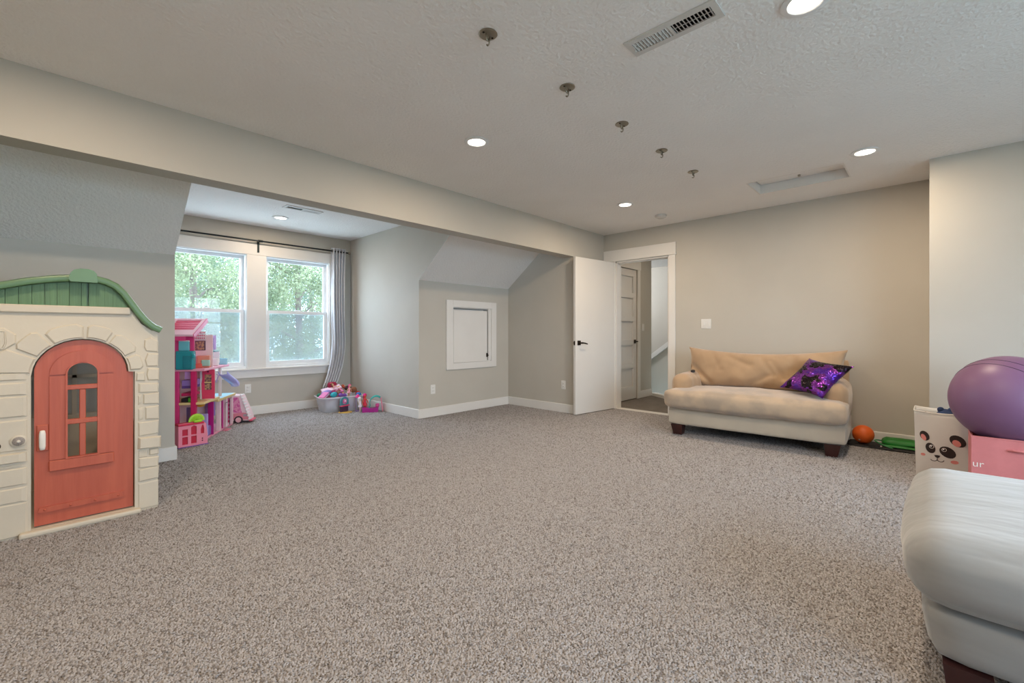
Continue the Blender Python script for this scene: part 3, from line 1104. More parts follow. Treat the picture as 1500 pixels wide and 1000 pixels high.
vs, fs = [], []
ring = []
prm = []
for i in range(n):
    prm.append((-.13, .15 - .30 * i / n))
for i in range(n):
    prm.append((-.13 + .26 * i / n, -.15))
for i in range(n):
    prm.append((.13, -.15 + .30 * i / n))
for i in range(n):
    prm.append((.13 - .26 * i / n, .15))
for j in range(13):
    z = PH * j / 12
    for i, (x, y) in enumerate(prm):
        f = .93 + .07 * z / PH
        xx = x + (bow(y, z) if i <= n else 0)
        dip = -.012 * (1 - (y / .15) ** 2) if j == 12 and abs(x) > .12 else 0
        vs.append((xx * (1 if i <= n else f), y * f, z + dip))
N = len(prm)
for j in range(12):
    for i in range(N):
        fs.append((j * N + i, j * N + (i + 1) % N, (j + 1) * N + (i + 1) % N, (j + 1) * N + i))
fs.append(tuple(range(N))[::-1])
top = vs[12 * N:]
o = MB().add(vs, fs).build('body', M['white_cloth'], pd, smooth=60)
md = o.modifiers.new('thickness', 'SOLIDIFY')
md.thickness = .004
MB().tube(top, .004, 6, True).build('rim_piping', C('e9e4dc', .6), pd, smooth=60)
MB().box(-.11, .115, -.13, .13, .01, .33).build('lining', C('6b4a38', .9), pd)


def face(pts2, y0, z0, h=.0012):
    """thin printed patch lying on the bulging front (points are y to the viewer's right, z)"""
    k = len(pts2)
    vs = []
    for d in (0, 1):
        for (a, c) in pts2:
            yy, zz = y0 - a, z0 + c
            f = .93 + .07 * zz / PH
            vs.append((-.13 + bow(yy / f, zz) - .0008 - d * h, yy, zz))
    cy = sum(p[0] for p in pts2) / k
    cz = sum(p[1] for p in pts2) / k
    fs = [(i, (i + 1) % k, k + (i + 1) % k, k + i) for i in range(k)]
    tr_ = tessellate_polygon([[Vector((p[0], p[1], 0)) for p in pts2]])
    fs += [tuple(i + k for i in t) for t in tr_]
    return MB().add(vs, fs)


def ell(rx, rz, rot=0, n=18, a0=0, a1=360):
    r = []
    full = abs(a1 - a0) >= 360
    for i in range(n + (0 if full else 1)):
        t = R(a0 + (a1 - a0) * i / n)
        x, z = rx * math.cos(t), rz * math.sin(t)
        c, s = math.cos(R(rot)), math.sin(R(rot))
        r.append((x * c - z * s, x * s + z * c))
    return r


blk, pnk = C('2a1c18', .7), C('d8857c', .7)
# centres: y to the left is positive, relative to the bin
face(ell(.025, .036, 22), .092, .300).build('ear', blk, pd)
face(ell(.013, .024, 22), .097, .288, .0022).build('inner_ear', pnk, pd)
face(ell(.048, .036, -42), -.082, .286).build('ear', blk, pd)
face(ell(.026, .020, -50), -.076, .270, .0022).build('inner_ear', pnk, pd)
face(ell(.026, .038, 12), .060, .215).build('eye_patch', blk, pd)
face(ell(.048, .036, -40), -.030, .198).build('eye_patch', blk, pd)
for yy, zz in ((.054, .226), (-.012, .214)):
    face(ell(.0135, .0135), yy, zz, .0022).build('eye', C('e6e0d8', .6), pd)
    face(ell(.0105, .0105), yy, zz, .0030).build('pupil', blk, pd)
    face(ell(.0045, .0045, n=8), yy + .003, zz + .004, .0038).build('eye_glint', C('ffffff', .6), pd)
face([(-.016, .009), (.0, .011), (.016, .009), (.011, -.004), (0, -.011), (-.011, -.004)], .024, .158).build('nose', blk, pd)
mo = MB()
for sg in (-1, 1):
    pts = []
    for i in range(8):
        t = R(200 + 150 * i / 7)
        yy, zz = .024 - sg * .018 - .018 * math.cos(t), .138 + .016 * math.sin(t)
        f_ = .93 + .07 * zz / PH
        pts.append((-.1315 + bow(yy / f_, zz), yy, zz))
    mo.tube(pts, .0022, 5)
mo.tube([(-.1315 + bow(.024, .15), .024, .15), (-.1315 + bow(.024, .133), .024, .133)], .0022, 5)
mo.build('mouth', blk, pd)
face(ell(.021, .013), -.066, .132).build('cheek', pnk, pd)
face(ell(.013, .010), .100, .160).build('cheek', pnk, pd)
for lab, x, y, z, sz, col, nm in (('blue soft toy peeking out of the panda bin', 4.60, -.07, .43, (.09, .10, .12), '2e3f63', 'soft_toy'),
                                  ('black soft toy lying in the panda bin beside the ball', 4.64, .0, .385, (.11, .10, .10), '17151a', 'soft_toy'),
                                  ('brown cardboard box standing in the panda bin', 4.60, .06, .40, (.10, .05, .12), '8a5a3c', 'toy_box')):
    tb = thing(nm, lab, 'toy', (x, y, z))
    if nm == 'toy_box':
        MB().box(-sz[0] / 2, sz[0] / 2, -sz[1] / 2, sz[1] / 2, -sz[2] / 2, sz[2] / 2, .003).build('carton', C(col, .8), tb)
    else:
        MB().soft((0, 0, 0), sz, .045, 8, (.005, .005, .005), .006, 14, seed=x * 9).build('body', C(col, .9), tb, smooth=80)
        for sg in (-1, 1):
            MB().ball((-.01, sg * .028, sz[2] / 2), .02, 10, (.6, 1, 1)).build('ear', C(col, .9), tb, smooth=80)

# ------------------------------------------------------------------ folded pop-up toy and orange ball on the floor
gt = thing('folded_play_tent', 'green and black folded pop-up tent lying flat along the baseboard', 'play tent', (5.33, .28, 0))
grn = mat('green_nylon', (.008, .20, .018), .5, (.006, .15, .014), 6)
blkc = mat('black_nylon', (.012, .010, .012), .6)


def tentw(w):
    return (w.x, w.y, max(.001, w.z))


MB().soft((0, 0, .012), (.26, .62, .024), .012, 8, (0, 0, .004), .004, 9, tentw).build('black_panel', blkc, gt, smooth=70)
MB().soft((.025, -.12, .05), (.17, .36, .07), .034, 10, (.0, .0, .012), .010, 9, tentw, mtx=RZ(6)).build('green_panel', grn, gt, smooth=70)
MB().soft((-.065, -.09, .032), (.05, .26, .03), .014, 8, (0, 0, .004), .004, 11, tentw, mtx=RZ(-3)).build('green_panel', grn, gt, smooth=70)
MB().tube([(-.02 + .11 * math.cos(R(a)), -.02 + .13 * math.sin(R(a)), .03 + .035 * math.sin(R(a))) for a in range(0, 181, 15)], .006, 8).build('hoop', C('3f8f5a', .5), gt, smooth=60)
MB().tube([(-.11 + .02 * math.cos(t), .05 + .10 * math.sin(t), .028) for t in [i * .35 for i in range(9)]], .004, 6).build('hoop', blkc, gt, smooth=60)
MB().ball((-.105, .06, .03), .008, 8).build('toggle', C('c9c2b8'), gt)
ob = thing('orange_ball', 'small orange ball resting on the black end of the folded tent beside the loveseat', 'ball', (5.29, .475, .11))
MB().ball((0, 0, 0), .084, 28).build('body', mat('orange_rubber', (.74, .125, .012), .5, (.68, .11, .012), 5), ob, smooth=80)
MB().cyl((-.072, .02, -.041), (-.076, .022, -.044), .008, n=10).build('valve', C('d9b49a'), ob)

# ------------------------------------------------------------------ playhouse
YP = 3.42
cream = mat('cream_moulded_plastic', (.60, .53, .42), .55, (.565, .50, .40), 5, 4, bump=.12, bscale=60, bdist=.003)
roofg = mat('green_roof_plastic', (.115, .215, .10), .38, (.10, .19, .09), 6)
gabg = mat('green_gable_plastic', (.115, .215, .10), .55, (.09, .17, .08), 40, stretch=(1, 1, .06), bump=.5, bscale=70, bdist=.004)
doorr = mat('red_brown_door_plastic', (.48, .105, .055), .5, (.42, .085, .045), 30, 4, stretch=(1, 1, .07), bump=.35, bscale=45, bdist=.004)
ph = thing('playhouse', 'cream stone look plastic playhouse with green roof and red arched door', 'playhouse', (0, 0, 0))
curve_r = [(.155, 1.362), (.20, 1.362), (.245, 1.350), (.285, 1.328), (.32, 1.288), (.352, 1.235), (.385, 1.180), (.42, 1.130), (.455, 1.096), (.490, 1.078)]
curve_l = [(-.62, 1.085), (-.58, 1.10), (-.52, 1.135), (-.44, 1.19), (-.36, 1.232), (-.26, 1.268), (-.151, 1.298), (-.058, 1.328), (.03, 1.348), (.09, 1.357)]
rc = curve_l + curve_r


def roof_at(x):
    for (xa, za), (xb, zb) in zip(rc, rc[1:]):
        if xa <= x <= xb:
            return za + (zb - za) * (x - xa) / (xb - xa)
    return rc[-1][1]


# front wall with the arched doorway cut in it
acx, acz, ar = .150, .835, .193
arch = [(-.045, .03), (-.045, acz)] + [(acx - ar * math.cos(t), acz + ar * math.sin(t)) for t in [i * math.pi / 16 for i in range(1, 16)]] + [(acx + ar, acz), (.371, acz - .002), (.371, .03)]
out = [(-.60, 0), (.478, 0), (.478, 1.05), (.40, 1.115), (.355, 1.195), (-.46, 1.17), (-.60, 1.06)]
MB().prism(out, YP, YP + .05, 'y', holes=[arch]).build('front_wall', cream, ph)
for xa, xb in ((.43, .478), (-.60, -.555)):
    ya, yb = YP + .05, YP + .88
    MB().prism([(ya, 0), (yb, 0), (yb, 1.05), (ya, 1.05)], xa, xb, 'x', holes=[[(ya + .16, .45), (yb - .16, .45), (yb - .16, .98), (ya + .16, .98)]]).build('side_wall', cream, ph)
MB().prism([(-.60, 0), (.478, 0), (.478, 1.05), (.355, 1.195), (-.46, 1.17), (-.60, 1.06)], YP + .88, YP + .92, 'y',
           holes=[[(-.1, .50), (.40, .50), (.40, 1.02), (-.1, 1.02)]]).build('back_wall', cream, ph)
MB().box(-.555, .43, YP + .05, YP + .88, .0, .02).build('floor_panel', cream, ph)
MB().box(.135, .16, YP + .885, YP + .915, .5, 1.02).box(-.1, .40, YP + .885, YP + .915, .75, .77).build('back_window_bars', cream, ph)
# stones
sts = []
edge = [0, .176, .262, .363, .452, .592, .720, .80, .862, .935, 1.0, 1.06]
e2 = [.03, .18, .27, .355, .455, .555, .62, .70, .76, .835, .90, .975, 1.03]
yy0 = YP + .002
xr0, xr1 = .386, .481
MB().stone([(.386, .01), (xr1, .01), (xr1, .172), (.386, .168)], yy0, .006, .005).build('stone', cream, ph)
rows_r = [(.176, .250), (.258, .318), (.326, .352), (.372, .440), (.446, .528), (.536, .622), (.63, .70), (.706, .762)]
for k, (a, c) in enumerate(rows_r):
    sk = .006 * (-1) ** k
    if k == 2:
        MB().stone([(.386, a - .008), (.43, a - .008), (.43, c + .012), (.386, c + .012)], yy0, .006, .005).build('stone', cream, ph)
        MB().stone([(.436, a), (xr1 + .002, a), (xr1 + .002, c + .012), (.436, c + .012)], yy0, .012, .005).build('stone', cream, ph)
        continue
    if k in (5, 6):
        xm = .415 if k == 5 else .405
        MB().stone([(.386, a), (xm - .003, a + .01), (xm - .003, c), (.386, c - .008)], yy0, .007, .005).build('stone', cream, ph)
        MB().stone([(xm + .003, a + .006), (xr1 + .003, a), (xr1 + .003, c), (xm + .003, c - .004)], yy0, .011, .006).build('stone', cream, ph)
        continue
    h = .022 if k == 3 else .010
    MB().stone([(.386 if k != 3 else .383, a), (xr1 + (.012 if k == 3 else 0), a + sk), (xr1 + (.014 if k == 3 else .003), c + sk), (.386, c)], yy0, h, .007 if k == 3 else .006).build('stone', cream, ph)
MB().stone([(.43, .775), (.484, .772), (.486, .845), (.43, .85), (.424, .81)], yy0, .011, .006).build('stone', cream, ph)
MB().stone([(.425, .858), (.48, .856), (.482, .935), (.43, .94), (.416, .90)], yy0, .010, .006).build('stone', cream, ph)
MB().stone([(.422, .95), (.48, .942), (.48, 1.01), (.445, 1.035), (.415, 1.02), (.412, .975)], yy0, .010, .006).build('stone', cream, ph)
# arch stones
for a0, a1, r1 in ((2, 24, .262), (27, 58, .268), (61, 86, .274), (89, 124, .276), (127, 150, .30), (153, 176, .33)):
    pts = []
    m_ = 6
    for i in range(m_ + 1):
        t = R(a0 + (a1 - a0) * i / m_)
        pts.append((acx + (ar + .006) * math.cos(t), acz + (ar + .006) * math.sin(t)))
    for i in range(m_ + 1):
        t = R(a1 - (a1 - a0) * i / m_)
        rr = r1 - (.014 if i in (0, m_) else 0)
        pts.append((acx + rr * math.cos(t), acz + rr * math.sin(t)))
    MB().stone(pts, yy0, .011, .007).build('stone', cream, ph)
MB().stone([(.349, .775), (.416, .772), (.418, .830), (.349, .826)], yy0, .010, .006).build('stone', cream, ph) if False else None
MB().stone([(.376, .775), (.42, .772), (.414, .828), (.378, .826)], yy0, .010, .006).build('stone', cream, ph)
# left jamb stones, long courses running off the frame
rows_l = [(.01, .182), (.19, .266), (.274, .362), (.372, .385), (.392, .442), (.455, .614), (.626, .732), (.742, .806), (.815, .852)]
for k, (a, c) in enumerate(rows_l):
    h = .020 if k == 4 else .009
    for xa, xb in ((-.34, -.056), (-.595, -.348)):
        sk = .004 * (-1) ** k
        MB().stone([(xa, a), (xb, a + sk * .5), (xb, c + sk * .5), (xa, c + sk)], yy0, h, .006).build('stone', cream, ph)
MB().box(-.088, .396, YP - .045, YP, 0, .030, .010, 2).build('door_step', cream, ph)
tb_ = MB().box(-.60, .352, YP - .016, YP + .03, 1.165, 1.208, .006)
tb_.build('gable_beam', cream, ph)
# green gable of vertical planks, under the curved roof
xs = [-.46 + .0465 * i for i in range(14)]
xs = [x for x in xs if x < .16]
seam = .168
lefts = xs + [seam]
for xa, xb in zip(lefts, lefts[1:]):
    za, zb = roof_at(xa) - .02, roof_at(xb - .001) - .02
    MB().prism([(xa + .0008, 1.205), (xb - .0012, 1.205), (xb - .0012, max(1.21, zb)), (xa + .0008, max(1.21, za))], YP + .006, YP + .03, 'y').build('gable_plank', gabg, ph)
rx_ = [seam + .007, .205, .24, .275, .31, .345]
for xa, xb in zip(rx_, rx_[1:]):
    MB().prism([(xa, 1.205), (xb - .0006, 1.205), (xb - .0006, max(1.21, roof_at(xb) - .02)), (xa, max(1.21, roof_at(xa) - .02))], YP + .002, YP + .03, 'y').build('gable_plank', gabg, ph)
gpts = [(x, z - .01) for x, z in rc if -.45 < x < .34]
MB().prism([(gpts[0][0], 1.19), (gpts[-1][0], 1.19)] + gpts[::-1], YP + .031, YP + .04, 'y').build('gable_backing', roofg, ph)
# rolled edge of the roof and the roof shell behind it
vs, fs = [], []
sec = [(-.034, -.016), (-.040, 0), (-.034, .014), (-.01, .020), (.02, .020), (.02, -.016), (-.01, -.020)]
for i, (x, z) in enumerate(rc):
    xa, za = rc[max(0, i - 1)]
    xb, zb = rc[min(len(rc) - 1, i + 1)]
    d = Vector((xb - xa, zb - za)).normalized()
    nx, nz_ = -d.y, d.x
    for (dy, dn) in sec:
        vs.append((x + nx * dn, YP + dy, z + nz_ * dn))
m_ = len(sec)
for i in range(len(rc) - 1):
    for k in range(m_):
        fs.append((i * m_ + k, i * m_ + (k + 1) % m_, (i + 1) * m_ + (k + 1) % m_, (i + 1) * m_ + k))
fs += [tuple(range(m_)), tuple(range((len(rc) - 1) * m_, len(rc) * m_))[::-1]]
MB().add(vs, fs).build('roof_edge', roofg, ph, smooth=50)
up = [(x, z + .015) for x, z in rc]
dn = [(x, z - .004) for x, z in rc[::-1]]
MB().prism(up + dn, YP + .02, YP + .96, 'y').build('roof_shell', roofg, ph)
rcap = MB().prism([(.092, 1.350), (.100, 1.385), (.114, 1.402), (.140, 1.410), (.170, 1.410), (.192, 1.402), (.204, 1.386), (.207, 1.338), (.100, 1.338)], YP - .060, YP + .97, 'y')
rcap.build('ridge_cap', roofg, ph, smooth=30)
# the door
dz0, dx0, dx1, dr = .037, -.034, .366, .187
dout = [(dx0, dz0), (dx1, dz0), (dx1, acz - .004), (acx + dr, acz)] + [(acx + dr * math.cos(t), acz + dr * math.sin(t)) for t in [i * math.pi / 16 for i in range(1, 16)]] + [(dx0 - .0, acz)]
wx0, wx1, wr = .088, .213, .0625
whole = [(wx0, .378), (wx1, .378), (wx1, acz)] + [((wx0 + wx1) / 2 + wr * math.cos(t), acz + wr * math.sin(t)) for t in [i * math.pi / 12 for i in range(1, 12)]] + [(wx0, acz)]
MB().prism(dout, YP + .022, YP + .048, 'y', holes=[whole]).build('door', doorr, ph)
dp = [o for o in COL.objects if o.name == 'door'][-1]
pr = .128
pout = [(.022, .375), (.278, .375), (.278, acz)] + [(acx + pr * math.cos(t), acz + pr * math.sin(t)) for t in [i * math.pi / 12 for i in range(1, 12)]] + [(.022, acz)]
for nm, poly, hole in (('door_stile', [(.022, .378), (.086, .378), (.086, .828), (.022, .828)], None), ('door_stile', [(.215, .378), (.278, .378), (.278, .828), (.215, .828)], None)):
    MB().prism(poly, YP + .012, YP + .022, 'y').build(nm, doorr, dp)
arc = [(acx + pr * math.cos(t), acz + pr * math.sin(t)) for t in [i * math.pi / 12 for i in range(0, 13)]] + [((wx0 + wx1) / 2 + (wr + .002) * math.cos(t), acz + (wr + .002) * math.sin(t)) for t in [i * math.pi / 12 for i in range(12, -1, -1)]]
MB().prism(arc, YP + .012, YP + .022, 'y').build('door_arch', doorr, dp)
wf = MB().prism([(x + (.005 if x > acx else -.005), z + (0 if z > .4 else -.004)) for x, z in whole], YP + .004, YP + .03, 'y', holes=[[(max(wx0 + .003, min(wx1 - .003, x)), max(.381, z - (.003 if z > acz else 0))) for x, z in whole]])
wf.build('window_rim', doorr, dp)
MB().box(.020, .280, YP + .006, YP + .022, .318, .374, .003).build('door_rail', doorr, dp)
MB().box(wx0, wx1, YP + .010, YP + .036, .748, .774, .003).box(wx0, wx1, YP + .010, YP + .036, .560, .587, .003).box(.137, .163, YP + .014, YP + .036, .38, .75, .003).build('window_bars', doorr, dp)
MB().prism([(-.020, .112), (-.013, .104), (.30, .104), (.327, .112), (.315, .128), (.327, .142), (.30, .138), (.0, .132), (-.015, .132)], YP + .013, YP + .022, 'y').build('hinge_strap', doorr, dp)
for k in range(4):
    MB().ball((.005 + k * .098, YP + .012, .118), .006, 8).build('rivet', doorr, dp)
MB().box(-.026, .020, YP + .014, YP + .022, .432, .572, .004).build('handle_plate', doorr, dp)
MB().soft((-.004, YP - .004, .493), (.026, .022, .105), .011, 4).cyl((-.004, YP + .02, .462), (-.004, YP, .462), .007, n=8).cyl((-.004, YP + .02, .524), (-.004, YP, .524), .007, n=8).build('door_handle', C('e6e0d6', .4), dp, smooth=70)
# bell, round hole, number plaque
be = MB().lathe([(.001, 0), (.030, 0), (.031, -.006), (.026, -.010), (.001, -.010)], 24, (-.088, YP - .008, .505), RX(-90)).build('doorbell_surround', cream, ph, smooth=40)
MB().lathe([(.001, 0), (.023, 0), (.022, -.005), (.015, -.008), (.001, -.008)], 24, (-.088, YP - .0175, .505), RX(-90)).build('doorbell', mat('speckled_grey_plastic', (.20, .17, .15), .5, (.32, .27, .23), 220), ph, smooth=40)
MB().ball((-.088, YP - .027, .505), .008, 12).build('bell_button', C('d8cfc4', .4), ph, smooth=80)
MB().cyl((-.165, YP - .0075, .488), (-.165, YP - .009, .488), .018, n=16).build('peg_hole', C('3a2414', .8), ph)
MB().lathe([(.001, 0), (.026, 0), (.030, -.003), (.001, -.003)], 20, (-.165, YP - .004, .488), RX(-90)).build('peg_surround', cream, ph, smooth=40)
plq = [(-.165 + .075 * math.cos(R(22.5 + 45 * i)), 1.03 + .062 * math.sin(R(22.5 + 45 * i))) for i in range(8)]
MB().stone(plq, YP + .002, .010, .006).build('number_plaque', cream, ph)
MB().tube([(-.176, YP - .008, 1.075), (-.135, YP - .008, 1.068), (-.132, YP - .008, 1.01), (-.14, YP - .008, .985)], .004, 6).build('raised_number', cream, ph, smooth=60)

# ------------------------------------------------------------------ dollhouse
OX, OY, ORZ = 1.05, 5.13, 58.5
HP, LP, CR, WH, LV, TE, MG, PW = C('d83a7c', .35), C('e79ab2', .4), C('e2c98e', .5), C('e6dedd', .4), C('a99bd0', .4), C('1f8d98', .35), C('b01a78', .35), C('eccfd2', .45)
HPd, TEl, PCH, PUR, LB = C('c2185f', .35), C('6ab7c2', .4), C('e0937c', .5), C('6a4a94', .45), C('8fcad8', .4)
speck = mat('printed_picture', (.50, .30, .16), .6, (.16, .08, .10), 55, 2, (.42, .58))
bloom = mat('flower_print', (.62, .10, .32), .4, (.75, .30, .45), 40, 2, (.45, .55))
dh = thing('dollhouse', 'tall pink three storey dollhouse standing in the corner by the left window', 'dollhouse', (OX, OY, 0), R(ORZ))


def dbox(name, m, s0, s1, t0, t1, z0, z1, bev=.002, par=None):
    return MB().box(s0, s1, t0, t1, z0, z1, bev).build(name, m, par or dh)


dbox('base', LP, -.02, .86, -.005, .40, .001, .022)
dbox('storey_floor', CR, .0, .42, -.02, .40, .366, .388)
dbox('storey_floor', LP, -.01, .66, -.03, .40, .690, .712)
dbox('column', HP, -.005, .022, .188, .222, .022, .690)
dbox('column', HPd, -.008, .03, .046, .088, .022, .690)
dbox('column', HP, -.005, .022, .365, .40, .022, 1.0)
dbox('back_wall', PW, .39, .40, .09, .40, .022, .366)
dbox('back_wall', PW, .39, .40, .09, .40, .388, .69)
dbox('side_wall', PW, .02, .39, .39, .40, .022, .69)
# ground floor room
dbox('couch', LV, .16, .19, .007, .10, .022, .250, .006)
dbox('couch', C('8f7cc0', .5), .19, .28, .007, .10, .022, .12, .01)
dbox('wall_panel', MG, .255, .265, -.015, .036, .022, .355)
dbox('wall_panel', C('9c84c8', .5), .34, .35, .0, .09, .20, .36)
dbox('wall_panel', C('7b6aa0', .5), .10, .108, .11, .165, .16, .33)
MB().lathe([(.001, .352), (.04, .350), (.03, .335), (.001, .325)], 16, (.06, .03, .008)).build('hanging_lamp', C('d9a52a', .3), dh, smooth=50)
# middle storey
dbox('bunk', PUR, .05, .25, .095, .185, .52, .545)
dbox('bunk', C('9a7cc4', .5), .05, .25, .095, .185, .545, .60)
dbox('shelf', C('c4225e', .4), .04, .25, .095, .185, .448, .475)
dbox('box_stack', C('1c1a20', .5), .04, .20, .13, .185, .390, .425)
dbox('box_stack', C('5cc83a', .5), .035, .12, .096, .125, .390, .43)
dbox('ladder_panel', C('c79ad8', .5), .05, .058, .10, .16, .61, .69)
# pink balcony door with a picture in it
o = MB().prism([(-.042, .395), (.067, .395), (.072, .55), (.064, .60), (.067, .69), (-.042, .69)], .20, .215, 'x', holes=[[(-.016, .485), (.046, .485), (.046, .64), (-.016, .64)]]).build('balcony_door', C('dc4468', .4), dh)
MB().box(.207, .212, -.016, .046, .485, .64).build('door_picture', speck, o)
MB().box(.197, .207, -.016, .046, .555, .565).build('door_bar', CR, o)
MB().ball((.199, .014, .668), .010, 8, (.3, 1, 1)).build('heart_emblem', C('7a1040'), o)
dbox('door_frame', WH, .205, .215, .070, .088, .39, .69)
# top storey
dbox('wall_panel', HP, .05, .06, .082, .30, .712, 1.04)
dbox('elevator', TE, -.035, .04, .060, .205, .708, .886, .008)
el = dbox('elevator_door', C('197a86', .4), -.04, -.034, .066, .140, .72, .84)
dbox('elevator_knob', TE, -.06, -.03, .040, .064, .82, .86, .005)
dbox('elevator_top', TEl, .02, .045, .112, .20, .886, .978, .004)
fz = MB()
for k in range(6):
    fz.ball((.03, .118 + k * .015, .980), .009, 8)
fz.build('frill', WH, dh, smooth=80)
rf = struct = None
ang = math.atan2(.12, .24)
rm_ = T(-.04, 0, 1.035) @ RY(-math.degrees(ang))
MB().prism([(0, .075), (.33, .075), (.33, .30), (0, .30)], -.008, .008, 'z', holes=[[(.09, .105), (.30, .105), (.30, .27), (.09, .27)]])
rr = MB(rm_)
rr.prism([(0, .055), (.36, .055), (.36, .34), (0, .34)], -.010, .010, 'z', holes=[[(.10, .085), (.33, .085), (.33, .30), (.10, .30)]])
rr.build('roof_frame', C('e8b8c8', .4), dh)
MB(rm_).box(.0, .36, .046, .056, -.03, .012).build('roof_edge_trim', C('d9648c', .4), dh)
for k in range(5):
    MB(rm_).box(.105 + k * .046, .135 + k * .046, .086, .299, -.006, .004).build('roof_slat', C('d8496e', .4), dh)
dbox('gable_panel', HP, -.03, -.015, .125, .34, .985, 1.04)
lat = MB()
for k in range(7):
    lat.box(.20, .206, .037 + k * .017, .045 + k * .017, .99, 1.075)
for k in range(4):
    lat.box(.199, .207, .03, .156, .99 + k * .026, .996 + k * .026)
lat.build('lattice', WH, dh)
dots = MB()
for i in range(6):
    for j in range(3):
        dots.ball((.197, .046 + i * .018, 1.006 + j * .027), .006, 6)
dots.build('lattice_dots', C('d43c6a'), dh)
dbox('picture', speck, .20, .21, .049, .127, .89, .973)
dbox('picture_frame', C('57304e', .5), .211, .218, .042, .134, .884, .98)
dbox('room_wall', PW, .222, .23, -.02, .18, .712, 1.04)
o = dbox('lilac_panel', C('c3aee0', .45), .30, .31, -.022, .072, .885, 1.034)
dd = MB()
for i in range(3):
    for j in range(4):
        dd.ball((.299, .003 + i * .022, .92 + j * .026), .0055, 6)
dd.build('panel_dots', C('6a5a8c'), o)
dbox('counter_top', C('78a8b4', .4), .27, .36, -.03, .085, .862, .878, .004)
dbox('counter', PCH, .15, .20, -.015, .095, .712, .832, .004)
dbox('counter_shelf', C('9cc7b8', .5), .13, .16, -.02, .05, .73, .79, .005)
dbox('counter_drawer', C('d86a5c', .5), .12, .15, .04, .10, .712, .755, .004)
dbox('chair', WH, .40, .44, -.005, .045, .712, .79, .006)
dbox('chair_back', WH, .44, .448, -.008, .05, .74, .86, .004)
dbox('balcony_panel', LB, .60, .608, -.028, .062, .712, .782, .002)
dbox('column', WH, .44, .465, -.022, .004, .385, .690)
# slide
vs, fs = [], []
for i in range(21):
    t = i / 20
    s = .42 + .38 * t
    z = .62 - .20 * t ** .8 + .03 * t * t
    t0 = -.045 - .03 * math.sin(t * 3.1)
    for (dt, dz) in ((-.045, .032), (-.040, .0), (0, -.008), (.04, .0), (.045, .032)):
        vs.append((s, t0 + dt, z + dz))
for i in range(20):
    for k in range(4):
        fs.append((i * 5 + k, i * 5 + k + 1, (i + 1) * 5 + k + 1, (i + 1) * 5 + k))
o = MB().add(vs, fs).build('slide', C('a9a6e4', .35), dh, smooth=70)
o.modifiers.new('thickness', 'SOLIDIFY').thickness = .005
# terrace wing
dbox('terrace', LB, .37, .86, -.02, .20, .352, .368)
dbox('terrace_edge', CR, .34, .87, -.03, -.018, .340, .366)
dbox('terrace_edge', CR, .335, .345, -.03, .20, .345, .367)
for s in (.43, .62, .80):
    dbox('wing_column', PW, s, s + .028, -.018, .022, .022, .345)
for a, c in ((.46, .62), (.65, .80)):
    dbox('wing_panel', MG, a, c, .016, .022, .05, .345)
dbox('wing_panel', C('c43c88', .4), .52, .53, -.015, .0, .03, .32)
dbox('wing_door', WH, .60, .612, -.03, -.012, .03, .30)
MB().tube([(.66, -.035, .04), (.66, -.035, .33), (.70, -.035, .33)], .004, 6).tube([(.56, -.035, .30), (.60, -.035, .30)], .004, 6).build('rail', C('4a3a44'), dh)
dbox('doormat', C('c86a80', .6), .48, .60, -.07, -.02, .001, .012)
ms = MB()
for k in range(6):
    ms.box(.68 + .01 * (k % 2), .71, -.024, -.012, .06 + k * .045, .085 + k * .045)
ms.build('wing_shelf', C('c8406a'), dh)
MB().tube([(.28, -.03, .55), (.285, -.05, .62), (.30, -.03, .63)], .005, 6).build('slide_hook', LV, dh)

# small pink storefront in front of the dollhouse
sf = thing('toy_storefront', 'pink toy storefront with red windows at the foot of the dollhouse', 'toy house', (.845, 4.985, 0), R(9))
pk, rd_ = C('e88aa0', .45), C('c01c3c', .4)
MB().prism([(0, .012), (.235, .012), (.235, .10), (.222, .20), (.20, .225), (0, .225)], 0, .012, 'y',
           holes=[[(.03, .03), (.075, .03), (.075, .10), (.03, .10)], [(.03, .112), (.075, .112), (.075, .17), (.03, .17)],
                  [(.10, .03), (.145, .03), (.145, .10), (.10, .10)], [(.10, .112), (.145, .112), (.145, .185), (.122, .197), (.10, .185)],
                  [(.180, .11), (.205, .11), (.208, .15), (.200, .19), (.188, .19), (.178, .15)]]).build('front_wall', pk, sf)
MB().box(.025, .21, .013, .016, .02, .205).build('red_windows', rd_, sf)
MB().box(-.005, .205, -.012, .085, .205, .222, .004).build('roof_lip', C('d0284e', .4), sf)
MB().box(0, .225, .018, .085, .012, .20).build('back_wall', pk, sf)
MB().box(-.005, .242, -.014, .09, 0.001, .012, .002).build('base', C('7a5a9c', .5), sf)
for zz in (.045, .065):
    MB().ball((.192, -.001, zz), .006, 8).build('button', C('6a2040'), sf)
sh = thing('toy_shell', 'lime green toy shell on the roof of the pink toy storefront', 'toy', (.985, 5.0, .268), R(15))
vs, fs = [], []
for j in range(5):
    for i in range(33):
        a = R(-8 + 196 * i / 32)
        rr_ = (.008, .03, .05, .062, .066)[j] * (1 + (.05 * math.cos(i * math.pi) if j > 1 else 0))
        vs.append((rr_ * 1.05 * math.cos(a), -.012 * math.cos(j * .4) * (1 if i % 2 else .6), rr_ * .95 * math.sin(a) - .026))
for j in range(4):
    for i in range(32):
        fs.append((j * 33 + i, j * 33 + i + 1, (j + 1) * 33 + i + 1, (j + 1) * 33 + i))
lime = C('a6d63c', .45)
o = MB().add(vs, fs).build('shell_fan', lime, sh, smooth=30)
o.modifiers.new('thickness', 'SOLIDIFY').thickness = .006
MB().soft((.01, 0, -.033), (.07, .035, .026), .01, 3).build('shell_base', lime, sh, smooth=60)

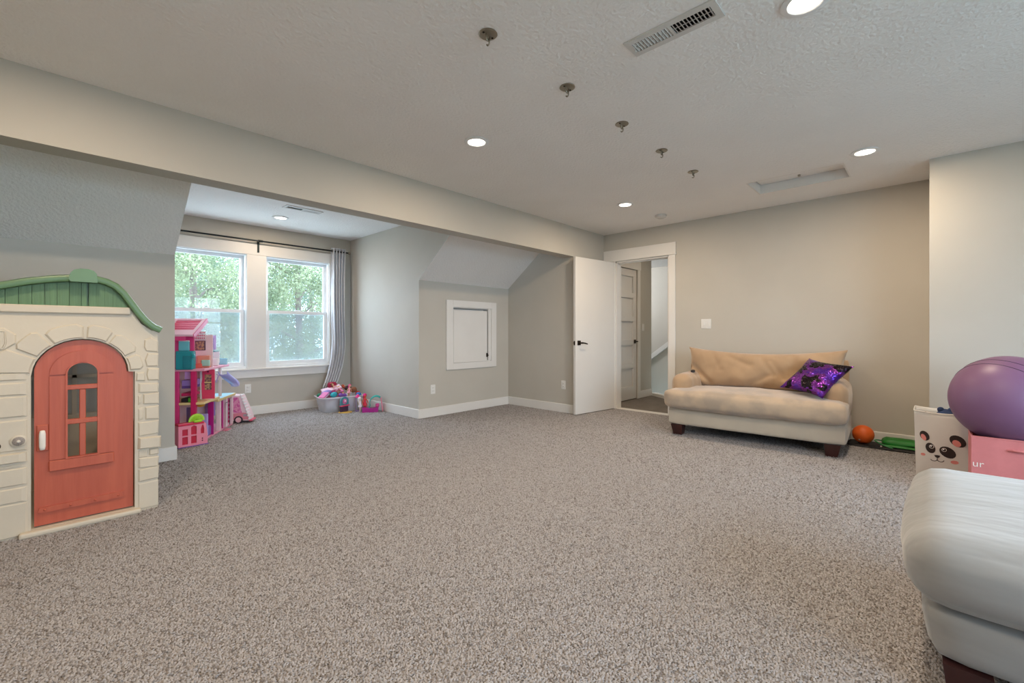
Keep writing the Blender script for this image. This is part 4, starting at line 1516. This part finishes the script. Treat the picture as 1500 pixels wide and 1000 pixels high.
# camper van toy beyond the dollhouse
cu, cw_ = Vector((math.cos(R(ORZ)), math.sin(R(ORZ)))), Vector((-math.sin(R(ORZ)), math.cos(R(ORZ))))
cp_ = Vector((OX, OY)) + cu * .985 + cw_ * .10
cv = thing('toy_camper_van', 'pink and white toy camper van parked behind the right end of the dollhouse', 'toy van', (cp_.x, cp_.y, 0), R(ORZ - 90))
MB().prism([(0, .035), (.265, .035), (.265, .07), (.248, .12), (.168, .325), (0, .335)], -.08, .08, 'y').build('body', C('eed3da', .4), cv, smooth=30)
MB().prism([(.07, .13), (.185, .125), (.150, .305), (.07, .31)], -.0835, -.0805, 'y').build('side_window', bloom, cv)
MB().prism([(.085, .05), (.262, .045), (.245, .118), (.20, .128), (.085, .122)], -.085, -.0805, 'y').build('hood_panel', C('df8796', .4), cv)
for xx, sy in ((.045, -1), (.150, -1), (.045, 1), (.150, 1)):
    wmb = MB().tube([(xx + .036 * math.cos(a), sy * .083, .046 + .036 * math.sin(a)) for a in [i * math.pi / 10 for i in range(20)]], .010, 8, True)
    wo = wmb.build('wheel', C('2a2024', .6), cv, smooth=60)
    MB().cyl((xx, sy * .079, .046), (xx, sy * .092, .046), .030, n=18).build('hubcap', C('e9b4bc', .35), wo, smooth=40)
MB().box(.255, .29, -.08, .08, .022, .042, .004).build('bumper', C('d85a74', .4), cv)
MB().box(.200, .240, -.0865, -.0845, .085, .11).build('headlight_panel', C('a8a4a8', .3), cv)
la = MB()
for k in range(9):
    t = k / 8
    la.ball((.175 + .085 * t, -.09, .335 - .28 * t), .010, 8)
    la.tube([(.175 + .085 * t, -.09, .335 - .28 * t), (.185 + .085 * t, -.01, .335 - .28 * t)], .006, 6)
la.tube([(.17, -.085, .345), (.268, -.085, .045)], .006, 6)
la.build('ladder', C('ebe6ea', .4), cv, smooth=60)

# ------------------------------------------------------------------ toy tub and the toys in and around it
cl = see_through('clear_plastic', (.80, .81, .84), .45, .2, .10)
TBX, TBY, TBR = 2.785, 5.90, R(-10)
tub = thing('plastic_tub', 'clear plastic tub full of dolls and toys under the curtain', 'tub', (TBX, TBY, 0), TBR)


def rrect(hx, hy, r, z, n=5):
    p = []
    for cx, cy, a0 in ((hx - r, hy - r, 0), (-hx + r, hy - r, 90), (-hx + r, -hy + r, 180), (hx - r, -hy + r, 270)):
        for i in range(n + 1):
            a = R(a0 + 90 * i / n)
            p.append((cx + r * math.cos(a), cy + r * math.sin(a), z))
    return p


rings = [rrect(.235, .150, .06, .002), rrect(.240, .155, .06, .02), rrect(.270, .180, .06, .200), rrect(.290, .20, .065, .203), rrect(.291, .201, .065, .190)]
vs = [p for r_ in rings for p in r_]
N = len(rings[0])
fs = [(j * N + i, j * N + (i + 1) % N, (j + 1) * N + (i + 1) % N, (j + 1) * N + i) for j in range(len(rings) - 1) for i in range(N)]
fs.append(tuple(range(N))[::-1])
MB().add(vs, fs).build('bin', cl, tub, smooth=50)
MB().tube(rrect(.289, .199, .065, .204), .005, 6, True).build('rim', C('dcd6da', .3), tub, smooth=60)


def tw(x, y, z):
    v = Matrix.Rotation(TBR, 4, 'Z') @ Vector((x * 1.3, y, z))
    return (TBX + v.x, TBY + v.y, v.z)


def toybox(name, lab, x, y, z, size, col, rot=(0, 0, 0), c2=None):
    o = thing(name, lab, 'toy', tw(x, y, z), rot=[R(a) for a in rot])
    MB().box(-size[0] / 2, size[0] / 2, -size[1] / 2, size[1] / 2, -size[2] / 2, size[2] / 2, .004).build('body', C(col, .45), o)
    if c2:
        MB().box(-size[0] / 2 - .002, size[0] / 2 + .002, -size[1] / 2 - .002, size[1] / 2 + .002, size[2] / 2 - .012, size[2] / 2 + .001, .003).build('edge', C(c2, .45), o)
    return o


def toyblob(name, lab, x, y, z, size, col, rot=(0, 0, 0)):
    o = thing(name, lab, 'toy', tw(x, y, z), rot=[R(a) for a in rot])
    MB().soft((0, 0, 0), size, min(size) * .42, 6, (.004,) * 3, .006, 18, seed=x * 40 + y * 17).build('body', C(col, .8), o, smooth=80)
    return o


def doll(lab, x, y, z, hair, dress, rot, sc=1.0, skin='d8a482'):
    """small fashion doll: one body with hair, dress, arms and legs"""
    o = thing('toy_doll', lab, 'doll', tw(x, y, z), rot=[R(a) for a in rot])
    o.scale = (sc, sc, sc)
    b_ = MB().ball((0, 0, .105), .017, 12, (.9, .95, 1.15)).tube([(0, 0, .09), (0, 0, .075), (0, 0, .05), (0, 0, .03)], [.006, .013, .011, .014], 8)
    for sg in (-1, 1):
        b_.tube([(sg * .012, 0, .074), (sg * .026, -.004, .05), (sg * .028, -.012, .028)], [.005, .0045, .004], 6)
        b_.tube([(sg * .007, 0, .03), (sg * .008, -.002, -.02), (sg * .008, 0, -.065)], [.008, .006, .004], 6)
    b_.build('body', C(skin, .5), o, smooth=80)
    MB().ball((0, .006, .111), .021, 12, (1, .9, 1.05)).tube([(0, .016, .11), (0, .022, .08), (.004, .02, .045)], [.017, .015, .006], 8).build('hair', C(hair, .7), o, smooth=80)
    MB().lathe([(.010, .078), (.014, .07), (.012, .05), (.026, .005), (.024, .003)], 12).build('dress', C(dress, .6), o, smooth=60)
    return o


# heap inside the tub, packed up to the rim
for k, (x, y, z, sz, col, lab) in enumerate((
        (-.08, -.05, .075, (.17, .14, .13), 'b9b4c4', 'grey doll blanket low in the clear tub'),
        (.08, -.04, .07, (.16, .14, .12), '9a8fb4', 'mauve plush toy low in the clear tub'),
        (-.02, .09, .12, (.30, .13, .22), 'a85a78', 'rose plush toy at the back of the clear tub'))):
    toyblob('plush_toy', lab, x, y, z, sz, col)
toybox('toy_suitcase', 'pink toy case with a pale edge leaning out of the tub', -.06, .09, .275, (.25, .11, .05), 'd9508c', (18, -14, -14), 'ecc4d4')
toyblob('plush_toy', 'dark red plush toy at the back of the tub', -.04, .145, .325, (.12, .07, .10), '9c1840')
toyblob('doll_cloth', 'lilac doll cloth draped on the left of the toy heap', -.12, .03, .25, (.12, .09, .05), '8f7ab8', (0, -15, 10))
toybox('toy_case', 'pale pink toy case tilted over the left rim of the tub', -.165, -.07, .222, (.12, .09, .035), 'e0b8d4', (0, -30, 25), 'd45a9a')
toyblob('toy_cup', 'teal soft toy on the front of the heap', -.075, -.10, .232, (.09, .07, .055), '2f9fae', (0, -15, 25))
toyblob('toy_pouch', 'purple toy pouch in the middle of the heap', .01, -.12, .218, (.10, .05, .04), '7c4aa0', (0, 5, 0))
toyblob('toy_leaf', 'dark green soft toy at the far left edge of the tub', -.19, .05, .215, (.05, .05, .055), '2c7a5c')
toyblob('toy_bear', 'brown soft toy at the right of the heap', .15, .0, .265, (.08, .07, .07), '8f5a3e')
toyblob('toy_bear', 'black soft toy beside the brown one in the tub', .11, .08, .285, (.09, .07, .06), '3c2028')
toyblob('toy_bird', 'red soft toy on the right rim of the tub', .19, -.02, .218, (.06, .05, .05), 'c43a30')
toyblob('toy_bird', 'blue soft toy on the front right corner of the tub', .175, -.11, .215, (.055, .05, .04), '3a7ac0')
doll('blonde doll lying in the middle of the toy tub', .03, -.02, .245, 'd0a860', 'd870a8', (-50, 20, 20))
doll('brown haired doll leaning in the tub behind the purple pouch', -.01, .04, .265, '7a4a2c', 'e0a8c0', (-25, -30, 0))
doll('pink haired doll sitting upright in the toy tub', .085, -.06, .225, 'e0308a', 'f0a0b0', (-12, 12, -10))
doll('red haired doll tipped over at the back right of the tub', .13, .06, .275, 'b04a2a', 'c83a50', (-60, 35, 60))
# in front of the tub
cs = thing('toy_vanity', 'teal and pink toy vanity with an arched back in front of the tub', 'toy', (2.755, 5.66, 0), R(20))
MB().lathe([(.001, .001), (.085, .001), (.088, .008), (.08, .014), (.001, .014)], 24).build('stand', C('d9b257', .5), cs, smooth=40)
MB().box(-.068, .068, .01, .03, .014, .09, .004).build('lower_panel', C('4a3450', .5), cs)
MB().box(-.075, .075, -.01, .032, .085, .102, .004).build('shelf', C('d8486c', .45), cs)
MB().prism([(-.074, .10)] + [(.074 * math.cos(R(180 - a)), .155 + .055 * math.sin(R(a))) for a in range(0, 181, 15)] + [(.074, .10)], .012, .024, 'y').build('arched_back', C('4d8c98', .5), cs)
MB().prism([(.035 * math.cos(R(a)), .15 + .035 * math.sin(R(a))) for a in range(0, 360, 20)], .006, .011, 'y').build('mirror_print', bloom, cs)
MB().ball((.005, .004, .155), .012, 8).build('knob', C('f0dce6', .4), cs, smooth=60)
d_ = doll('white doll with pink bow standing in front of the tub', 0, 0, 0, 'e8e4ec', 'e8e0ea', (0, 0, 20), 1.05, 'e6cfc0')
d_.location = (2.905, 5.545, .069)
d_ = doll('doll in a red dress with magenta hair standing right of the white doll', 0, 0, 0, 'e01880', 'e03048', (0, 0, -10), 1.25, 'e0503c')
d_.location = (2.965, 5.525, .082)
wd = thing('toy_wand_tower', 'slim toy carousel with a magenta cone roof in front of the tub corner', 'toy', (2.915, 5.63, 0))
MB().lathe([(.001, .001), (.04, .001), (.04, .012), (.001, .012)], 16).build('base', C('8a6aa8', .5), wd, smooth=40)
for k in range(4):
    a = k * math.pi / 2 + .4
    MB().cyl((.028 * math.cos(a), .028 * math.sin(a), .012), (.028 * math.cos(a), .028 * math.sin(a), .195), .0035, n=6).build('post', C('8f86b4', .5), wd)
MB().lathe([(.001, .235), (.012, .228), (.034, .195), (.036, .19), (.001, .19)], 16).build('cone_roof', C('e02a84', .45), wd, smooth=40)
ps = thing('toy_pool_slide', 'magenta toy pool with a teal arched slide and pink ladder beside the tub', 'toy', (3.03, 5.44, 0), R(-32))
MB().prism([(-.13, .004), (.07, .004), (.075, .07), (.0, .055), (-.13, .068)], -.05, .05, 'y').build('pool', C('b01c8c', .4), ps)
sl = []
for i in range(13):
    a = R(200 - 150 * i / 12)
    sl.append((.045 + .085 * math.cos(a), 0, .115 + .095 * math.sin(a)))
vs, fs = [], []
for (x, y, z) in [(-.05, 0, .055)] + sl:
    for dy, dz in ((-.035, .012), (-.03, 0), (.03, 0), (.035, .012)):
        vs.append((x, y + dy, z + dz))
for i in range(len(sl)):
    for k in range(3):
        fs.append((i * 4 + k, i * 4 + k + 1, i * 4 + k + 5, i * 4 + k + 4))
o = MB().add(vs, fs).build('slide', C('2fb0a6', .4), ps, smooth=60)
o.modifiers.new('thickness', 'SOLIDIFY').thickness = .006
lad = MB().tube([(.13, -.025, .002), (.105, -.025, .19)], .007, 6).tube([(.13, .025, .002), (.105, .025, .19)], .007, 6)
for k in range(6):
    lad.tube([(.128 - .004 * k, -.025, .025 + k * .028), (.128 - .004 * k, .025, .025 + k * .028)], .006, 6)
lad.build('ladder', C('e58a9c', .45), ps, smooth=60)
MB().soft((.06, 0, .09), (.05, .04, .05), .015, 3).build('seat', C('e0509a', .5), ps, smooth=60)

# ------------------------------------------------------------------ outdoors: unseen ground for bounce, and trees beyond the dormer windows
setting(MB().box(-40, 50, -70, 6.4, -3.3, -3.2).build('ground_back_lawn', mat('bounce_lawn', (.24, .28, .25), .9, (.29, .32, .29), .6)))  # unseen lawn, its muted tone set for the bounce onto the room ceiling
setting(MB().box(-30, 50, 6.6, 90, -3.3, -3.2).build('ground_bounce', mat('pale_bounce_ground', (.40, .42, .38), .9, (.46, .47, .44), .6)))  # unseen ground, made pale to bounce light onto the dormer ceiling
M['bark'] = mat('bark', (.16, .12, .10), .9, (.10, .08, .07), 6, stretch=(1, 1, .2))


def leafmat(name, a, b_):
    m = mat(name, a, .7, b_, .9, 4, (.38, .62))
    nt = m.node_tree
    bs = nt.nodes['Principled BSDF']
    tr_ = nt.nodes.new('ShaderNodeBsdfTranslucent')
    ad = nt.nodes.new('ShaderNodeMixShader')
    ad.inputs[0].default_value = .45
    ln = [l for l in nt.links if l.to_socket == bs.inputs['Base Color']][0]
    nt.links.new(ln.from_socket, tr_.inputs[0])
    out_ = nt.nodes['Material Output']
    nt.links.new(bs.outputs[0], ad.inputs[1])
    nt.links.new(tr_.outputs[0], ad.inputs[2])
    nt.links.new(ad.outputs[0], out_.inputs[0])
    return m


LM = [leafmat('yellow_green_leaves', (.115, .155, .08), (.25, .27, .15)), leafmat('mid_green_leaves', (.085, .13, .085), (.15, .19, .125)), leafmat('grey_green_leaves', (.09, .125, .105), (.135, .17, .145))]
rng = np.random.default_rng(5)


def tree(x, y, h, rad, zc, n, lm, lab, leaf=.06, clusters=160):
    x, y = x * 1.3, y * 1.3
    t = thing('tree', lab, 'tree', (x, y, -3.2), group='trees beyond the dormer windows')
    tb2 = MB().tube([(0, 0, 0), (.05, 0, h * .35), (-.05, .05, h * .7), (.03, 0, h * .98)], [.20, .16, .11, .03], 8)
    for k in range(7):
        a = k * 2.4
        z = h * (.3 + .09 * k)
        tb2.tube([(0, 0, z), (math.cos(a) * rad * .4, math.sin(a) * rad * .4, z + .5), (math.cos(a) * rad * .8, math.sin(a) * rad * .8, z + .8)], [.06, .04, .015], 6)
    tb2.build('trunk', M['bark'], t, smooth=60)
    n *= 3
    d = rng.normal(size=(clusters, 3))
    d /= np.linalg.norm(d, axis=1)[:, None]
    cc = d * (rng.uniform(.25, 1, clusters) ** .5)[:, None] * np.array([rad, rad, zc[1]]) + np.array([0, 0, zc[0]])
    p = cc[rng.integers(0, clusters, n)] + rng.normal(size=(n, 3)) * rad * .12
    a = rng.normal(size=(n, 3))
    a /= np.linalg.norm(a, axis=1)[:, None]
    b_ = np.cross(a, rng.normal(size=(n, 3)))
    b_ /= np.linalg.norm(b_, axis=1)[:, None]
    s = leaf * rng.uniform(.6, 1.3, n)[:, None]
    v = np.stack([p - a * s, p + b_ * s * .45, p + a * s, p - b_ * s * .45], 1).reshape(-1, 3)
    me = bpy.data.meshes.new('foliage')
    me.vertices.add(len(v))
    me.vertices.foreach_set('co', v.ravel())
    me.loops.add(n * 4)
    me.loops.foreach_set('vertex_index', np.arange(n * 4))
    me.polygons.add(n)
    me.polygons.foreach_set('loop_start', np.arange(n) * 4)
    me.polygons.foreach_set('loop_total', np.full(n, 4))
    me.update()
    me.validate()
    me.materials.append(LM[lm])
    o = bpy.data.objects.new('foliage', me)
    COL.objects.link(o)
    o.parent = t
    o['kind'] = 'stuff'
    return t


tree(2.9, 15.0, 9.5, 2.3, (5.0, 3.6), 9000, 0, 'yellow green tree filling the left window')
tree(6.1, 16.0, 10.0, 2.2, (5.4, 3.8), 9000, 0, 'yellow green tree with a thin trunk in the right window')
tree(4.4, 20.0, 11.0, 3.0, (5.2, 4.5), 10000, 1, 'green tree standing behind between the two windows')
tree(8.6, 21.0, 10.0, 2.8, (5.0, 4.2), 9000, 1, 'green tree at the curtain side of the right window')
tree(1.2, 22.0, 11.0, 3.2, (5.2, 4.6), 9000, 2, 'grey green tree far behind the dollhouse')
tree(6.3, 28.0, 12.0, 4.2, (5.4, 5.0), 10000, 2, 'grey green tree far back in the right window', .09)
tree(3.0, 29.0, 12.0, 4.2, (5.4, 5.0), 10000, 2, 'grey green tree far back in the left window', .09)
tree(10.5, 30.0, 12.0, 4.2, (5.4, 5.0), 9000, 2, 'grey green tree farthest toward the curtain', .09)
tree(6.6, 14.0, 3.6, .8, (3.0, .8), 2500, 2, 'small grey green tree low in the right window', .05, 40)
